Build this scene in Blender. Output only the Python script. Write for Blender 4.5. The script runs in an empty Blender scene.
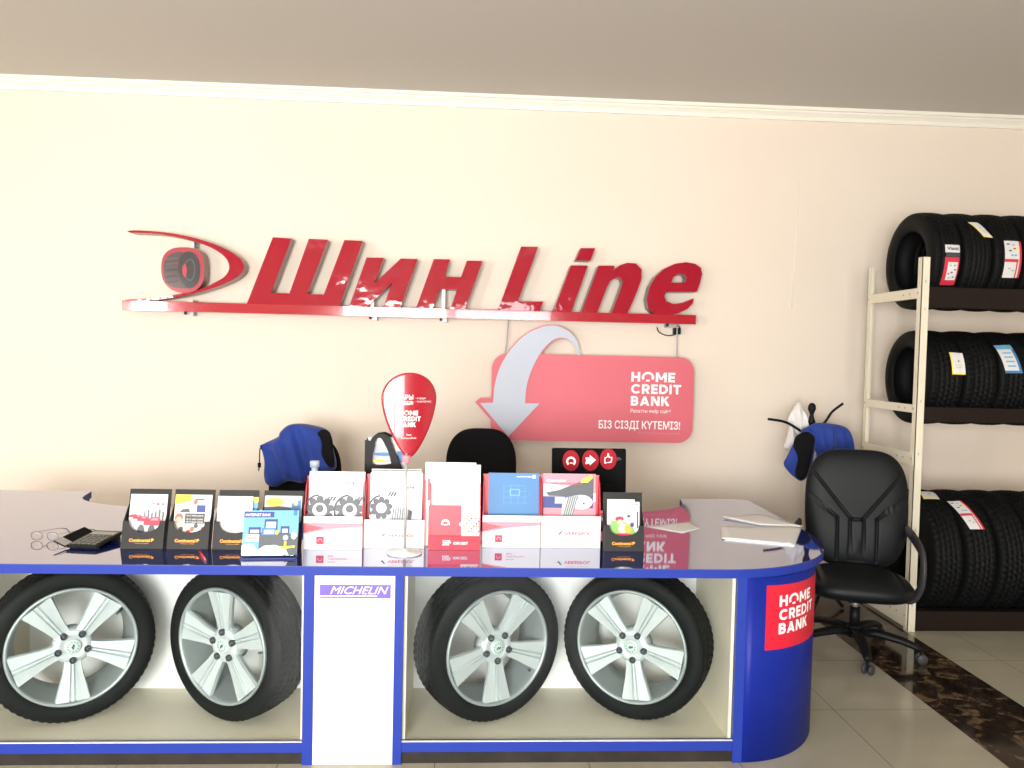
import bpy, bmesh, math, random
import numpy as np
from mathutils import Vector, Matrix
random.seed(7)
S = bpy.context.scene
COL = S.collection
PI = math.pi
R = math.radians

# ---------------------------------------------------------------- camera
CAM_H = 1.6
FPX = 817.85
Rv = Vector((0.99820487, -0.05539777, 0.02276251))
Uv = Vector((-0.02055944, 0.04001835, 0.99898741))
Fv = Vector((0.0562526, 0.99766208, -0.03880756))
cd = bpy.data.cameras.new('camera'); cam = bpy.data.objects.new('camera', cd); COL.objects.link(cam)
cd.sensor_width = 36; cd.lens = FPX * 36 / 1024; cd.clip_start = 0.05
m3 = Matrix((Rv, Uv, -Fv)).transposed()
cam.matrix_world = Matrix.Translation((0, 0, CAM_H)) @ m3.to_4x4()
S.camera = cam

# ---------------------------------------------------------------- world, lights, exposure
W = bpy.data.worlds.new('world'); S.world = W; W.use_nodes = True
W.node_tree.nodes['Background'].inputs[0].default_value = (0.80, 0.90, 1.0, 1)
W.node_tree.nodes['Background'].inputs[1].default_value = 2.0
S.view_settings.view_transform = 'Standard'; S.view_settings.look = 'None'
S.view_settings.exposure = 0.92; S.view_settings.gamma = 1; S.view_settings.use_curve_mapping = False
WINS = [(-5.55, -4.9), (-2.1, -0.32), (-0.24, 1.45)]       # shop windows behind the viewer (x ranges)
WZ = (0.55, 2.35); FRONT_Y = -2.6
def area(name, loc, rot, sx, sy, power, col):
    l = bpy.data.lights.new(name, 'AREA'); l.shape = 'RECTANGLE'; l.size = sx; l.size_y = sy
    l.energy = power; l.color = col
    o = bpy.data.objects.new(name, l); COL.objects.link(o); o.location = loc; o.rotation_euler = rot
    return o
for a, b in WINS:
    area('window_daylight', ((a + b) / 2, FRONT_Y - 0.16, (WZ[0] + WZ[1]) / 2), (R(90), 0, 0), b - a, WZ[1] - WZ[0], 74 * (b - a) * (2.2 if a < -3 else (1.95 if a < -1 else 0.5)), (1.0, 0.975, 0.95))

# ---------------------------------------------------------------- helpers
def at(px, py, X=None, Y=None, Z=None):
    d = Fv + Rv * ((px - 512) / FPX) - Uv * ((py - 384) / FPX)
    t = X / d.x if X is not None else (Y / d.y if Y is not None else (Z - CAM_H) / d.z)
    return Vector((0, 0, CAM_H)) + d * t

def mat(name, col, rough=0.5, metal=0.0, ior=1.5, coat=0.0, spec=0.5, noise=None, bump=None, alpha=None, sheen=0):
    m = bpy.data.materials.new(name); m.use_nodes = True
    nt = m.node_tree; b = nt.nodes['Principled BSDF']
    b.inputs['Base Color'].default_value = (*col, 1); b.inputs['Roughness'].default_value = rough
    b.inputs['Metallic'].default_value = metal; b.inputs['IOR'].default_value = ior
    b.inputs['Coat Weight'].default_value = coat; b.inputs['Coat Roughness'].default_value = 0.03
    b.inputs['Specular IOR Level'].default_value = spec
    b.inputs['Sheen Weight'].default_value = sheen
    if noise or bump:
        tc = nt.nodes.new('ShaderNodeTexCoord')
    if noise:                       # (scale, colour2, contrast)
        n = nt.nodes.new('ShaderNodeTexNoise'); n.inputs['Scale'].default_value = noise[0]; n.inputs['Detail'].default_value = 5
        nt.links.new(tc.outputs['Object'], n.inputs['Vector'])
        r = nt.nodes.new('ShaderNodeValToRGB'); r.color_ramp.elements[0].position = 0.5 - noise[2]; r.color_ramp.elements[1].position = 0.5 + noise[2]
        r.color_ramp.elements[0].color = (*col, 1); r.color_ramp.elements[1].color = (*noise[1], 1)
        nt.links.new(n.outputs['Fac'], r.inputs['Fac']); nt.links.new(r.outputs['Color'], b.inputs['Base Color'])
    if bump:                        # (scale, strength, distance)
        n2 = nt.nodes.new('ShaderNodeTexNoise'); n2.inputs['Scale'].default_value = bump[0]; n2.inputs['Detail'].default_value = 4
        nt.links.new(tc.outputs['Object'], n2.inputs['Vector'])
        bp = nt.nodes.new('ShaderNodeBump'); bp.inputs['Strength'].default_value = bump[1]; bp.inputs['Distance'].default_value = bump[2]
        nt.links.new(n2.outputs['Fac'], bp.inputs['Height']); nt.links.new(bp.outputs['Normal'], b.inputs['Normal'])
    return m

M = {}
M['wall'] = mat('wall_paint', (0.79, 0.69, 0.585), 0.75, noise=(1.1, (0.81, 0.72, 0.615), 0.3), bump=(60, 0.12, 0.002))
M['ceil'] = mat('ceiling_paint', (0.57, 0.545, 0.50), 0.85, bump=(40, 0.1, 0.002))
M['cornice'] = mat('cornice_plaster', (0.86, 0.83, 0.74), 0.5)
M['blue'] = mat('blue_laminate', (0.004, 0.016, 0.225), 0.5, spec=0.25)
M['blue_edge'] = mat('blue_edge_band', (0.014, 0.034, 0.27), 0.45, spec=0.25)
M['blue_top'] = mat('glossy_blue_top', (0.022, 0.028, 0.17), 0.035, ior=1.95)
M['bottlep'] = mat('translucent_plastic', (0.55, 0.66, 0.74), 0.25)
M['bottlep'].node_tree.nodes['Principled BSDF'].inputs['Alpha'].default_value = 0.55
M['emb'] = mat('emblem_red', (0.42, 0.05, 0.075), 0.15, coat=0.3)
M['embg'] = mat('emblem_brown_grey', (0.10, 0.07, 0.075), 0.15, coat=0.3)
M['embd'] = mat('emblem_dark_grey', (0.045, 0.045, 0.05), 0.15, coat=0.3)
M['white'] = mat('white_plastic', (0.74, 0.74, 0.74), 0.45)
M['paper'] = mat('white_paper', (0.74, 0.74, 0.73), 0.8)
M['cardw'] = mat('white_card', (0.70, 0.70, 0.70), 0.35)
M['beige'] = mat('beige_board', (0.74, 0.67, 0.53), 0.5, noise=(3, (0.78, 0.71, 0.56), 0.2))
M['backw'] = mat('white_board', (0.88, 0.87, 0.84), 0.5)
M['kick'] = mat('dark_plinth_wood', (0.018, 0.015, 0.013), 0.6, spec=0.2, noise=(14, (0.030, 0.025, 0.02), 0.2))
M['rubber'] = mat('tyre_rubber', (0.0035, 0.0038, 0.004), 0.6, spec=0.14, bump=(180, 0.15, 0.001))
M['rubber_d'] = mat('display_tyre_rubber', (0.007, 0.0085, 0.009), 0.6, spec=0.12, bump=(150, 0.05, 0.001))
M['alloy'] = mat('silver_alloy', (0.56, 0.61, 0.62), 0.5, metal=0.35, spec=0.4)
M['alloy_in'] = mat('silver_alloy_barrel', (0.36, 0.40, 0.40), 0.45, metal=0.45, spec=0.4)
M['dark'] = mat('lug_hole_shade', (0.05, 0.055, 0.06), 0.5)  # shade of the recessed lug holes, put into the colour
M['black'] = mat('black_plastic', (0.005, 0.005, 0.006), 0.5, spec=0.2)
M['blackm'] = mat('black_matt', (0.003, 0.003, 0.0035), 0.8, spec=0.12)
M['blackboard'] = mat('black_card', (0.012, 0.012, 0.011), 0.5, spec=0.3)
M['leather'] = mat('black_leather', (0.004, 0.0055, 0.0065), 0.5, spec=0.22, bump=(120, 0.2, 0.0015))
M['fabricb'] = mat('black_fabric', (0.004, 0.004, 0.005), 0.9, spec=0.2, bump=(400, 0.3, 0.001))
M['jacket'] = mat('blue_cloth', (0.009, 0.04, 0.30), 0.8, noise=(5, (0.006, 0.028, 0.20), 0.25), bump=(24, 0.35, 0.01), sheen=0.15)
M['clothw'] = mat('white_cloth', (0.75, 0.74, 0.72), 0.85, bump=(22, 0.4, 0.01))
M['tan'] = mat('tan_cloth', (0.55, 0.50, 0.42), 0.85, bump=(30, 0.4, 0.01))
M['red'] = mat('sign_red', (0.36, 0.002, 0.022), 0.06, coat=0.4, bump=(2.2, 0.5, 0.03))
M['redside'] = mat('sign_return_brown', (0.22, 0.13, 0.12), 0.3, metal=0.5)
M['redbar'] = mat('sign_bar_red', (0.42, 0.004, 0.022), 0.12, coat=1.0)
M['pink'] = mat('banner_red', (0.65, 0.12, 0.16), 0.5, noise=(0.9, (0.69, 0.14, 0.18), 0.3))
M['redcard'] = mat('red_card', (0.60, 0.012, 0.035), 0.4)
M['redlight'] = mat('light_red_card', (0.62, 0.10, 0.12), 0.5)
M['redgloss'] = mat('balloon_red', (0.33, 0.004, 0.018), 0.3, coat=1.0)
M['stred'] = mat('sticker_red', (0.33, 0.004, 0.014), 0.6, spec=0.2)
M['arrow'] = mat('arrow_grey_blue', (0.46, 0.50, 0.60), 0.4)
M['arrowedge'] = mat('arrow_outline', (0.42, 0.06, 0.11), 0.4)
M['steel'] = mat('steel', (0.45, 0.46, 0.45), 0.5, metal=0.6)
M['post'] = mat('cream_enamel', (0.72, 0.68, 0.54), 0.4)
M['beam'] = mat('dark_brown_steel', (0.012, 0.0065, 0.005), 0.5, spec=0.2)
M['txtw'] = mat('print_white', (0.92, 0.92, 0.92), 0.5)
M['orange'] = mat('print_orange', (0.95, 0.38, 0.02), 0.5)
M['yellow'] = mat('print_yellow', (0.95, 0.80, 0.05), 0.5)
M['violet'] = mat('print_violet', (0.12, 0.07, 0.42), 0.4)
M['pr_red'] = mat('print_red', (0.60, 0.03, 0.06), 0.5)
M['pr_pink'] = mat('print_pink', (0.72, 0.24, 0.30), 0.5)
M['pr_blue'] = mat('print_blue', (0.05, 0.18, 0.40), 0.5)
M['pr_lblue'] = mat('print_light_blue', (0.14, 0.42, 0.62), 0.5)
M['pr_dblue'] = mat('print_dark_blue', (0.03, 0.05, 0.22), 0.5)
M['pr_grey'] = mat('print_grey', (0.075, 0.085, 0.10), 0.5)
M['pr_lgrey'] = mat('print_light_grey', (0.42, 0.44, 0.46), 0.5)
M['pr_dark'] = mat('print_dark', (0.05, 0.06, 0.07), 0.5)
M['pr_brown'] = mat('print_brown', (0.30, 0.14, 0.09), 0.5)
M['pr_skin'] = mat('print_peach', (0.75, 0.45, 0.33), 0.5)
M['pr_green'] = mat('print_green', (0.22, 0.45, 0.10), 0.5)
M['cream'] = mat('print_cream', (0.88, 0.78, 0.65), 0.5)
M['teal'] = mat('print_teal', (0.10, 0.35, 0.33), 0.5)
M['capw'] = mat('centre_cap_silver', (0.55, 0.60, 0.58), 0.4)
M['keys'] = mat('calculator_key', (0.10, 0.10, 0.085), 0.4)
M['lcd'] = mat('calculator_screen', (0.22, 0.25, 0.20), 0.2)
M['wheelgrey'] = mat('caster_grey', (0.04, 0.038, 0.042), 0.5, spec=0.3)

def glass(name, tint, gl=1.0):
    m = bpy.data.materials.new(name); m.use_nodes = True; nt = m.node_tree; nt.nodes.clear()
    o = nt.nodes.new('ShaderNodeOutputMaterial'); mx = nt.nodes.new('ShaderNodeMixShader')
    t = nt.nodes.new('ShaderNodeBsdfTransparent'); t.inputs[0].default_value = (*tint, 1)
    g = nt.nodes.new('ShaderNodeBsdfGlossy'); g.inputs['Roughness'].default_value = 0.02
    f = nt.nodes.new('ShaderNodeFresnel'); f.inputs[0].default_value = 1.52
    mu = nt.nodes.new('ShaderNodeMath'); mu.operation = 'MULTIPLY'; mu.inputs[1].default_value = gl; mu.use_clamp = True
    nt.links.new(f.outputs[0], mu.inputs[0]); nt.links.new(mu.outputs[0], mx.inputs[0])
    nt.links.new(t.outputs[0], mx.inputs[1]); nt.links.new(g.outputs[0], mx.inputs[2]); nt.links.new(mx.outputs[0], o.inputs[0])
    return m
M['glass'] = glass('display_glass', (0.95, 0.97, 0.965), 0.13)
def lacquer(name, col, base_refl):
    m = bpy.data.materials.new(name); m.use_nodes = True; nt = m.node_tree; p = nt.nodes['Principled BSDF']; o = nt.nodes['Material Output']
    p.inputs['Base Color'].default_value = (*col, 1); p.inputs['Roughness'].default_value = 0.3; p.inputs['Specular IOR Level'].default_value = 0
    mx = nt.nodes.new('ShaderNodeMixShader'); g = nt.nodes.new('ShaderNodeBsdfGlossy'); g.inputs['Roughness'].default_value = 0.03; g.inputs['Color'].default_value = (0.93, 0.94, 1, 1)
    f = nt.nodes.new('ShaderNodeFresnel'); f.inputs[0].default_value = 1.8
    a = nt.nodes.new('ShaderNodeMath'); a.operation = 'ADD'; a.inputs[1].default_value = base_refl; a.use_clamp = True
    L = nt.links.new; L(f.outputs[0], a.inputs[0]); L(a.outputs[0], mx.inputs[0]); L(p.outputs[0], mx.inputs[1]); L(g.outputs[0], mx.inputs[2]); L(mx.outputs[0], o.inputs[0])
    return m
M['blue_top'] = lacquer('glossy_blue_top', (0.010, 0.016, 0.14), 0.20)
M['clear'] = glass('clear_plastic', (0.85, 0.90, 0.93), 2.0)

# floor tiles: pale glossy porcelain with thin joints and a strip of dark brown marble
def floor_mat():
    m = bpy.data.materials.new('floor_porcelain'); m.use_nodes = True; nt = m.node_tree; b = nt.nodes['Principled BSDF']
    N = nt.nodes.new; L = nt.links.new
    tc = N('ShaderNodeTexCoord'); sp = N('ShaderNodeSeparateXYZ'); L(tc.outputs['Object'], sp.inputs[0])
    def line(out, off, per, w):
        a = N('ShaderNodeMath'); a.operation = 'SUBTRACT'; L(out, a.inputs[0]); a.inputs[1].default_value = off
        d = N('ShaderNodeMath'); d.operation = 'DIVIDE'; L(a.outputs[0], d.inputs[0]); d.inputs[1].default_value = per
        r = N('ShaderNodeMath'); r.operation = 'ROUND'; L(d.outputs[0], r.inputs[0])
        s = N('ShaderNodeMath'); s.operation = 'SUBTRACT'; L(d.outputs[0], s.inputs[0]); L(r.outputs[0], s.inputs[1])
        ab = N('ShaderNodeMath'); ab.operation = 'ABSOLUTE'; L(s.outputs[0], ab.inputs[0])
        c = N('ShaderNodeMath'); c.operation = 'LESS_THAN'; L(ab.outputs[0], c.inputs[0]); c.inputs[1].default_value = w / per
        return c.outputs[0]
    lx = line(sp.outputs[0], 0.51, 0.6, 0.0016); ly = line(sp.outputs[1], 3.59, 0.6, 0.0016)
    mx = N('ShaderNodeMath'); mx.operation = 'MAXIMUM'; L(lx, mx.inputs[0]); L(ly, mx.inputs[1])
    n = N('ShaderNodeTexNoise'); n.inputs['Scale'].default_value = 1.3; n.inputs['Detail'].default_value = 6; n.inputs['Distortion'].default_value = 1.5; L(tc.outputs['Object'], n.inputs['Vector'])
    r = N('ShaderNodeValToRGB'); r.color_ramp.elements[0].color = (0.35, 0.325, 0.25, 1); r.color_ramp.elements[1].color = (0.42, 0.39, 0.30, 1)
    r.color_ramp.elements[0].position = 0.35; r.color_ramp.elements[1].position = 0.65
    L(n.outputs['Fac'], r.inputs[0])
    mc = N('ShaderNodeMix'); mc.data_type = 'RGBA'; L(mx.outputs[0], mc.inputs[0]); L(r.outputs[0], mc.inputs[6]); mc.inputs[7].default_value = (0.13, 0.11, 0.09, 1)
    L(mc.outputs[2], b.inputs['Base Color']); b.inputs['Roughness'].default_value = 0.12; b.inputs['IOR'].default_value = 1.5
    return m
def marble_mat():
    m = bpy.data.materials.new('dark_marble'); m.use_nodes = True; nt = m.node_tree; b = nt.nodes['Principled BSDF']
    N = nt.nodes.new; L = nt.links.new
    tc = N('ShaderNodeTexCoord')
    n = N('ShaderNodeTexNoise'); n.inputs['Scale'].default_value = 13; n.inputs['Detail'].default_value = 10; n.inputs['Distortion'].default_value = 0.9; L(tc.outputs['Object'], n.inputs['Vector'])
    r = N('ShaderNodeValToRGB'); e = r.color_ramp.elements
    e[0].position = 0.36; e[0].color = (0.012, 0.008, 0.006, 1); e[1].position = 0.72; e[1].color = (0.16, 0.11, 0.06, 1)
    x = e.new(0.52); x.color = (0.03, 0.019, 0.012, 1); x = e.new(0.58); x.color = (0.09, 0.06, 0.035, 1)
    L(n.outputs['Fac'], r.inputs[0]); L(r.outputs[0], b.inputs['Base Color']); b.inputs['Roughness'].default_value = 0.1
    return m
M['floor'] = floor_mat(); M['marble'] = marble_mat()

# ---- mesh builder
class MB:
    def __init__(s): s.bm = bmesh.new(); s.mats = []; s.M = Matrix.Identity(4); s.w = 0.0
    def mi(s, m):
        if m not in s.mats: s.mats.append(m)
        return s.mats.index(m)
    def v(s, co): return s.bm.verts.new(s.M @ Vector(co))
    def face(s, vs, m, smooth=False):
        try: f = s.bm.faces.new(vs)
        except ValueError: return None
        f.material_index = s.mi(m); f.smooth = smooth; return f
    def box(s, x0, x1, y0, y1, z0, z1, m, bev=0):
        vs = [s.v((x, y, z)) for x in (x0, x1) for y in (y0, y1) for z in (z0, z1)]
        fs = [s.face([vs[i] for i in q], m) for q in ((0, 1, 3, 2), (4, 6, 7, 5), (0, 4, 5, 1), (2, 3, 7, 6), (0, 2, 6, 4), (1, 5, 7, 3))]
        if bev:
            es = list({e for f in fs for e in f.edges})
            bmesh.ops.bevel(s.bm, geom=es, offset=bev, segments=2, affect='EDGES', profile=0.5)
        return s
    def loft(s, rings, m, close=True, cap=True, smooth=True):
        V = [[s.v(p) for p in r] for r in rings]; n = len(V[0])
        for a, b in zip(V, V[1:]):
            for i in range(n if close else n - 1):
                j = (i + 1) % n
                s.face([a[i], a[j], b[j], b[i]], m, smooth)
        if cap and close:
            s.face(V[0][::-1], m); s.face(V[-1], m)
        return s
    def tube(s, pts, r, m, seg=10, sx=1.0, sy=1.0, up=None):
        pts = [Vector(p) for p in pts]; rs = r if isinstance(r, (list, tuple)) else [r] * len(pts)
        rings = []; ref = Vector(up) if up else Vector((0, 0, 1))
        for i, p in enumerate(pts):
            t = (pts[min(i + 1, len(pts) - 1)] - pts[max(i - 1, 0)]).normalized()
            rf = ref if abs(t.dot(ref)) < 0.97 else Vector((0, 1, 0.01))
            a = t.cross(rf).normalized(); b = a.cross(t).normalized()
            rings.append([p + a * (math.cos(2 * PI * k / seg) * rs[i] * sx) + b * (math.sin(2 * PI * k / seg) * rs[i] * sy) for k in range(seg)])
        return s.loft(rings, m)
    def lathe(s, prof, m, seg=48, axis='Z', closed=False, fn=None):
        rings = []
        for k in range(seg):
            a = 2 * PI * k / seg; ring = []
            for j, (r, h) in enumerate(prof):
                if fn: r, h = fn(r, h, k, j)
                c, sn = math.cos(a) * r, math.sin(a) * r
                ring.append((c, sn, h) if axis == 'Z' else ((c, h, sn) if axis == 'Y' else (h, c, sn)))
            rings.append([s.v(p) for p in ring])
        n = len(prof)
        for k in range(seg):
            A, B = rings[k], rings[(k + 1) % seg]
            for j in range(n if closed else n - 1):
                jj = (j + 1) % n
                s.face([A[j], A[jj], B[jj], B[j]], m, True)
        if not closed:
            for j in (0, n - 1):
                if prof[j][0] > 1e-4 and False: s.face([r[j] for r in rings], m)
        return s
    def disc(s, c, r, m, seg=32, ax='Y', sx=1, sy=1):
        vs = []
        for k in range(seg):
            a = 2 * PI * k / seg; u, w = math.cos(a) * r * sx, math.sin(a) * r * sy
            vs.append(s.v((c[0] + u, c[1], c[2] + w) if ax == 'Y' else (c[0] + u, c[1] + w, c[2])))
        s.face(vs, m); return s
    # printing: u right, v up in metres on local plane y=0 facing -Y; each call a hair further out
    def pl(s, pts, m):
        s.w += 0.00025
        s.face([s.v((u, -s.w, v)) for u, v in pts], m); return s
    def rc(s, m, u0, u1, v0, v1): return s.pl([(u0, v0), (u1, v0), (u1, v1), (u0, v1)], m)
    def el(s, m, cu, cv, ru, rv, a0=0, a1=360, seg=28): return s.pl([(cu + ru * math.cos(R(a0 + (a1 - a0) * k / seg)), cv + rv * math.sin(R(a0 + (a1 - a0) * k / seg))) for k in range(seg)], m)
    def ring(s, m, cu, cv, ro, ri, a0=0, a1=360, seg=28):
        s.w += 0.00025; P = []
        for k in range(seg + 1):
            a = R(a0 + (a1 - a0) * k / seg)
            P.append((s.v((cu + ro * math.cos(a), -s.w, cv + ro * math.sin(a))), s.v((cu + ri * math.cos(a), -s.w, cv + ri * math.sin(a)))))
        for p, q in zip(P, P[1:]): s.face([p[0], q[0], q[1], p[1]], m)
        return s
    def tx(s, m, body, u0, u1, v0, v1, bold=0.0, shear=0.0):
        s.w += 0.00025; me = text_mesh(body, bold, shear)
        xs = [p.co.x for p in me.vertices]; ys = [p.co.y for p in me.vertices]
        x0, x1, y0, y1 = min(xs), max(xs), min(ys), max(ys)
        vs = [s.v((u0 + (p.co.x - x0) / (x1 - x0) * (u1 - u0), -s.w, v0 + (p.co.y - y0) / (y1 - y0) * (v1 - v0))) for p in me.vertices]
        for p in me.polygons: s.face([vs[i] for i in p.vertices], m)
        bpy.data.meshes.remove(me); return s
    def obj(s, name, parent=None, bevel=None, sharp=None):
        bmesh.ops.recalc_face_normals(s.bm, faces=s.bm.faces) if sharp != 'raw' else None
        me = bpy.data.meshes.new(name); s.bm.to_mesh(me); s.bm.free()
        for m in s.mats: me.materials.append(m)
        o = bpy.data.objects.new(name, me); COL.objects.link(o)
        if parent: o.parent = parent
        if bevel:
            b = o.modifiers.new('bevel', 'BEVEL'); b.width = bevel; b.segments = 2; b.limit_method = 'ANGLE'
        return o

def text_mesh(body, bold=0.0, shear=0.0):
    c = bpy.data.curves.new('t', 'FONT'); c.body = body; c.offset = bold; c.shear = shear; c.size = 1; c.resolution_u = 3
    o = bpy.data.objects.new('t', c); COL.objects.link(o)
    dg = bpy.context.evaluated_depsgraph_get(); dg.update()
    me = bpy.data.meshes.new_from_object(o.evaluated_get(dg)); bpy.data.objects.remove(o); bpy.data.curves.remove(c)
    return me

def cat(pts, n=4, closed=True):
    P = [Vector(p) for p in pts]; out = []; N = len(P)
    for i in range(N if closed else N - 1):
        if closed: a, b, c, d = P[i - 1], P[i], P[(i + 1) % N], P[(i + 2) % N]
        else: a, b, c, d = P[max(i - 1, 0)], P[i], P[i + 1], P[min(i + 2, N - 1)]
        for k in range(n):
            t = k / n
            out.append(0.5 * ((2 * b) + (c - a) * t + (2 * a - 5 * b + 4 * c - d) * t * t + (3 * b - a - 3 * c + d) * t ** 3))
    if not closed: out.append(P[-1])
    return out

# flat plate with real thickness from outlines (with holes) given in (x, z); front face at y
def plate(name, outlines, y, thick, mfront, mside, parent=None, org=(0, 0, 0), bevel=0.0, mb=None):
    c = bpy.data.curves.new('p', 'CURVE'); c.dimensions = '2D'; c.fill_mode = 'BOTH'; c.extrude = thick / 2
    c.bevel_depth = bevel; c.bevel_resolution = 1
    for ol in outlines:
        sp = c.splines.new('POLY'); sp.points.add(len(ol) - 1); sp.use_cyclic_u = True
        for i, p in enumerate(ol): sp.points[i].co = (p[0], p[1], 0, 1)
    o = bpy.data.objects.new('p', c); COL.objects.link(o)
    dg = bpy.context.evaluated_depsgraph_get(); dg.update()
    me = bpy.data.meshes.new_from_object(o.evaluated_get(dg)); bpy.data.objects.remove(o); bpy.data.curves.remove(c)
    me.transform(Matrix(((1, 0, 0, -org[0]), (0, 0, -1, y + thick / 2 - org[1]), (0, 1, 0, -org[2]), (0, 0, 0, 1))))
    me.materials.clear(); me.materials.append(mfront); me.materials.append(mside)
    for p in me.polygons:
        p.material_index = 0 if p.normal.y < -0.9 else 1; p.use_smooth = False
    me.name = name
    o = bpy.data.objects.new(name, me); COL.objects.link(o)
    if parent: o.parent = parent
    return o

# soft padded body from a star-shaped outline in (u, v); front towards -Y
def puff(name, outline, c, tf, tb, m, parent=None, disp=None, rings=16, power=4, M4=None, ybase=0.0):
    b = MB()
    if M4: b.M = M4
    N = len(outline); c = Vector(c[:2]); F = []; B = []
    for k in range(rings + 1):
        s_ = (k / rings) ** 0.75; s_ = 1 - (1 - s_); rf = []; rb = []
        for p in outline:
            q = c + (Vector(p[:2]) - c) * s_
            h = math.sqrt(max(0, 1 - s_ ** power))
            d = disp(q.x, q.y) * (1 - s_ ** 8) if disp else 0
            rf.append((q.x, ybase - tf * h - d, q.y)); rb.append((q.x, ybase + tb * h, q.y))
        F.append(rf); B.append(rb)
    VF = [[b.v(p) for p in r] for r in F[1:]]; cf = b.v(F[0][0])
    VB = [[b.v(p) for p in r] for r in B[1:-1]]; cb = b.v(B[0][0]); VB.append(VF[-1])
    for V, cc in ((VF, cf), (VB, cb)):
        for i in range(N):
            j = (i + 1) % N
            b.face([cc, V[0][i], V[0][j]], m, True)
            for r0, r1 in zip(V, V[1:]): b.face([r0[i], r1[i], r1[j], r0[j]], m, True)
    return b.obj(name, parent)

def rrect(w, h, r, n=6, cx=0, cy=0):
    out = []
    for sx, sy, a in ((1, 1, 0), (-1, 1, 90), (-1, -1, 180), (1, -1, 270)):
        for k in range(n + 1):
            t = R(a + 90 * k / n); out.append((cx + sx * (w / 2 - r) + r * math.cos(t), cy + sy * (h / 2 - r) + r * math.sin(t)))
    return out
def dens(o, d=0.02):
    out = []
    for a, b in zip(o, o[1:] + o[:1]):
        a = Vector(a); b = Vector(b); n = max(1, int((b - a).length / d))
        for k in range(n): out.append(a.lerp(b, k / n))
    return out

def thing(name, label, catg, loc=(0, 0, 0), rz=0, group=None):
    o = bpy.data.objects.new(name, None); COL.objects.link(o); o.location = loc; o.rotation_euler = (0, 0, rz); o.empty_display_size = 0.05
    o['label'] = label; o['category'] = catg
    if group: o['group'] = group
    return o
def tag(o, label, catg, group=None):
    o['label'] = label; o['category'] = catg
    if group: o['group'] = group
    return o
def struct(mb, name):
    o = mb.obj(name); o['kind'] = 'structure'; return o
def dup(root, loc, rz, label, group=None):
    kids = [(ch, list(ch.children)) for ch in root.children]
    r = root.copy(); COL.objects.link(r); r.location = loc; r.rotation_euler = (root.rotation_euler.x, root.rotation_euler.y, rz); r['label'] = label
    if group: r['group'] = group
    for ch, gs in kids:
        c = ch.copy(); COL.objects.link(c); c.parent = r
        for g in gs:
            d = g.copy(); COL.objects.link(d); d.parent = c
    return r

# ---------------------------------------------------------------- room shell
WY = 5.735; CZ = 3.366; LX, RX = -5.6, 5.3
struct(MB().box(LX, RX, FRONT_Y, WY, -0.1, 0, M['floor']), 'floor')
struct(MB().box(2.18, 2.63, FRONT_Y, WY, 0.0, 0.0012, M['marble']), 'trim_2')
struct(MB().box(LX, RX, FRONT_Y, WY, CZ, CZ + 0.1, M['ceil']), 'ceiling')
struct(MB().box(LX - 0.1, RX + 0.1, WY, WY + 0.12, -0.1, CZ + 0.1, M['wall']), 'wall_back')
struct(MB().box(LX - 0.12, LX, FRONT_Y, WY, -0.1, CZ + 0.1, M['wall']), 'wall_left')
struct(MB().box(RX, RX + 0.12, FRONT_Y, WY, -0.1, CZ + 0.1, M['wall']), 'wall_right')
b = MB(); xs = [LX - 0.1] + [v for w in WINS for v in w] + [RX + 0.1]
for i in range(0, len(xs), 2): b.box(xs[i], xs[i + 1], FRONT_Y - 0.14, FRONT_Y, -0.1, CZ + 0.1, M['wall'])
for a, c in WINS: b.box(a, c, FRONT_Y - 0.14, FRONT_Y, -0.1, WZ[0], M['wall']); b.box(a, c, FRONT_Y - 0.14, FRONT_Y, WZ[1], CZ + 0.1, M['wall'])
struct(b, 'wall_front')
for i, (a, c) in enumerate(WINS):
    b = MB()
    for q in ((a, a + 0.05, WZ[0], WZ[1]), (c - 0.05, c, WZ[0], WZ[1]), (a, c, WZ[0], WZ[0] + 0.05), (a, c, WZ[1] - 0.05, WZ[1])):
        b.box(q[0], q[1], FRONT_Y - 0.09, FRONT_Y - 0.03, q[2], q[3], M['white'])
    struct(b, 'window_%d' % (i + 1))
# cornice, stepped
b = MB(); prof = [(WY, CZ), (WY - 0.06, CZ), (WY - 0.06, CZ - 0.022), (WY - 0.046, CZ - 0.028), (WY - 0.044, CZ - 0.036), (WY - 0.034, CZ - 0.044), (WY - 0.02, CZ - 0.06), (WY - 0.014, CZ - 0.084), (WY, CZ - 0.086)]
b.loft([[(x, y, z) for y, z in prof] for x in (LX, RX)], M['cornice'], smooth=False)
struct(b, 'trim_1')
b = MB(); b.box(LX, RX, WY - 0.014, WY, 0, 0.08, M['beige'], 0.003); struct(b, 'baseboard_back')
b = MB(); xw = at(795, 250, Y=WY).x
b.tube([(xw + 0.01, WY, 2.86), (xw, WY, 2.3), (xw - 0.01, WY, 1.95)], 0.003, M['cornice'], 6); struct(b, 'trim_3')

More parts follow.
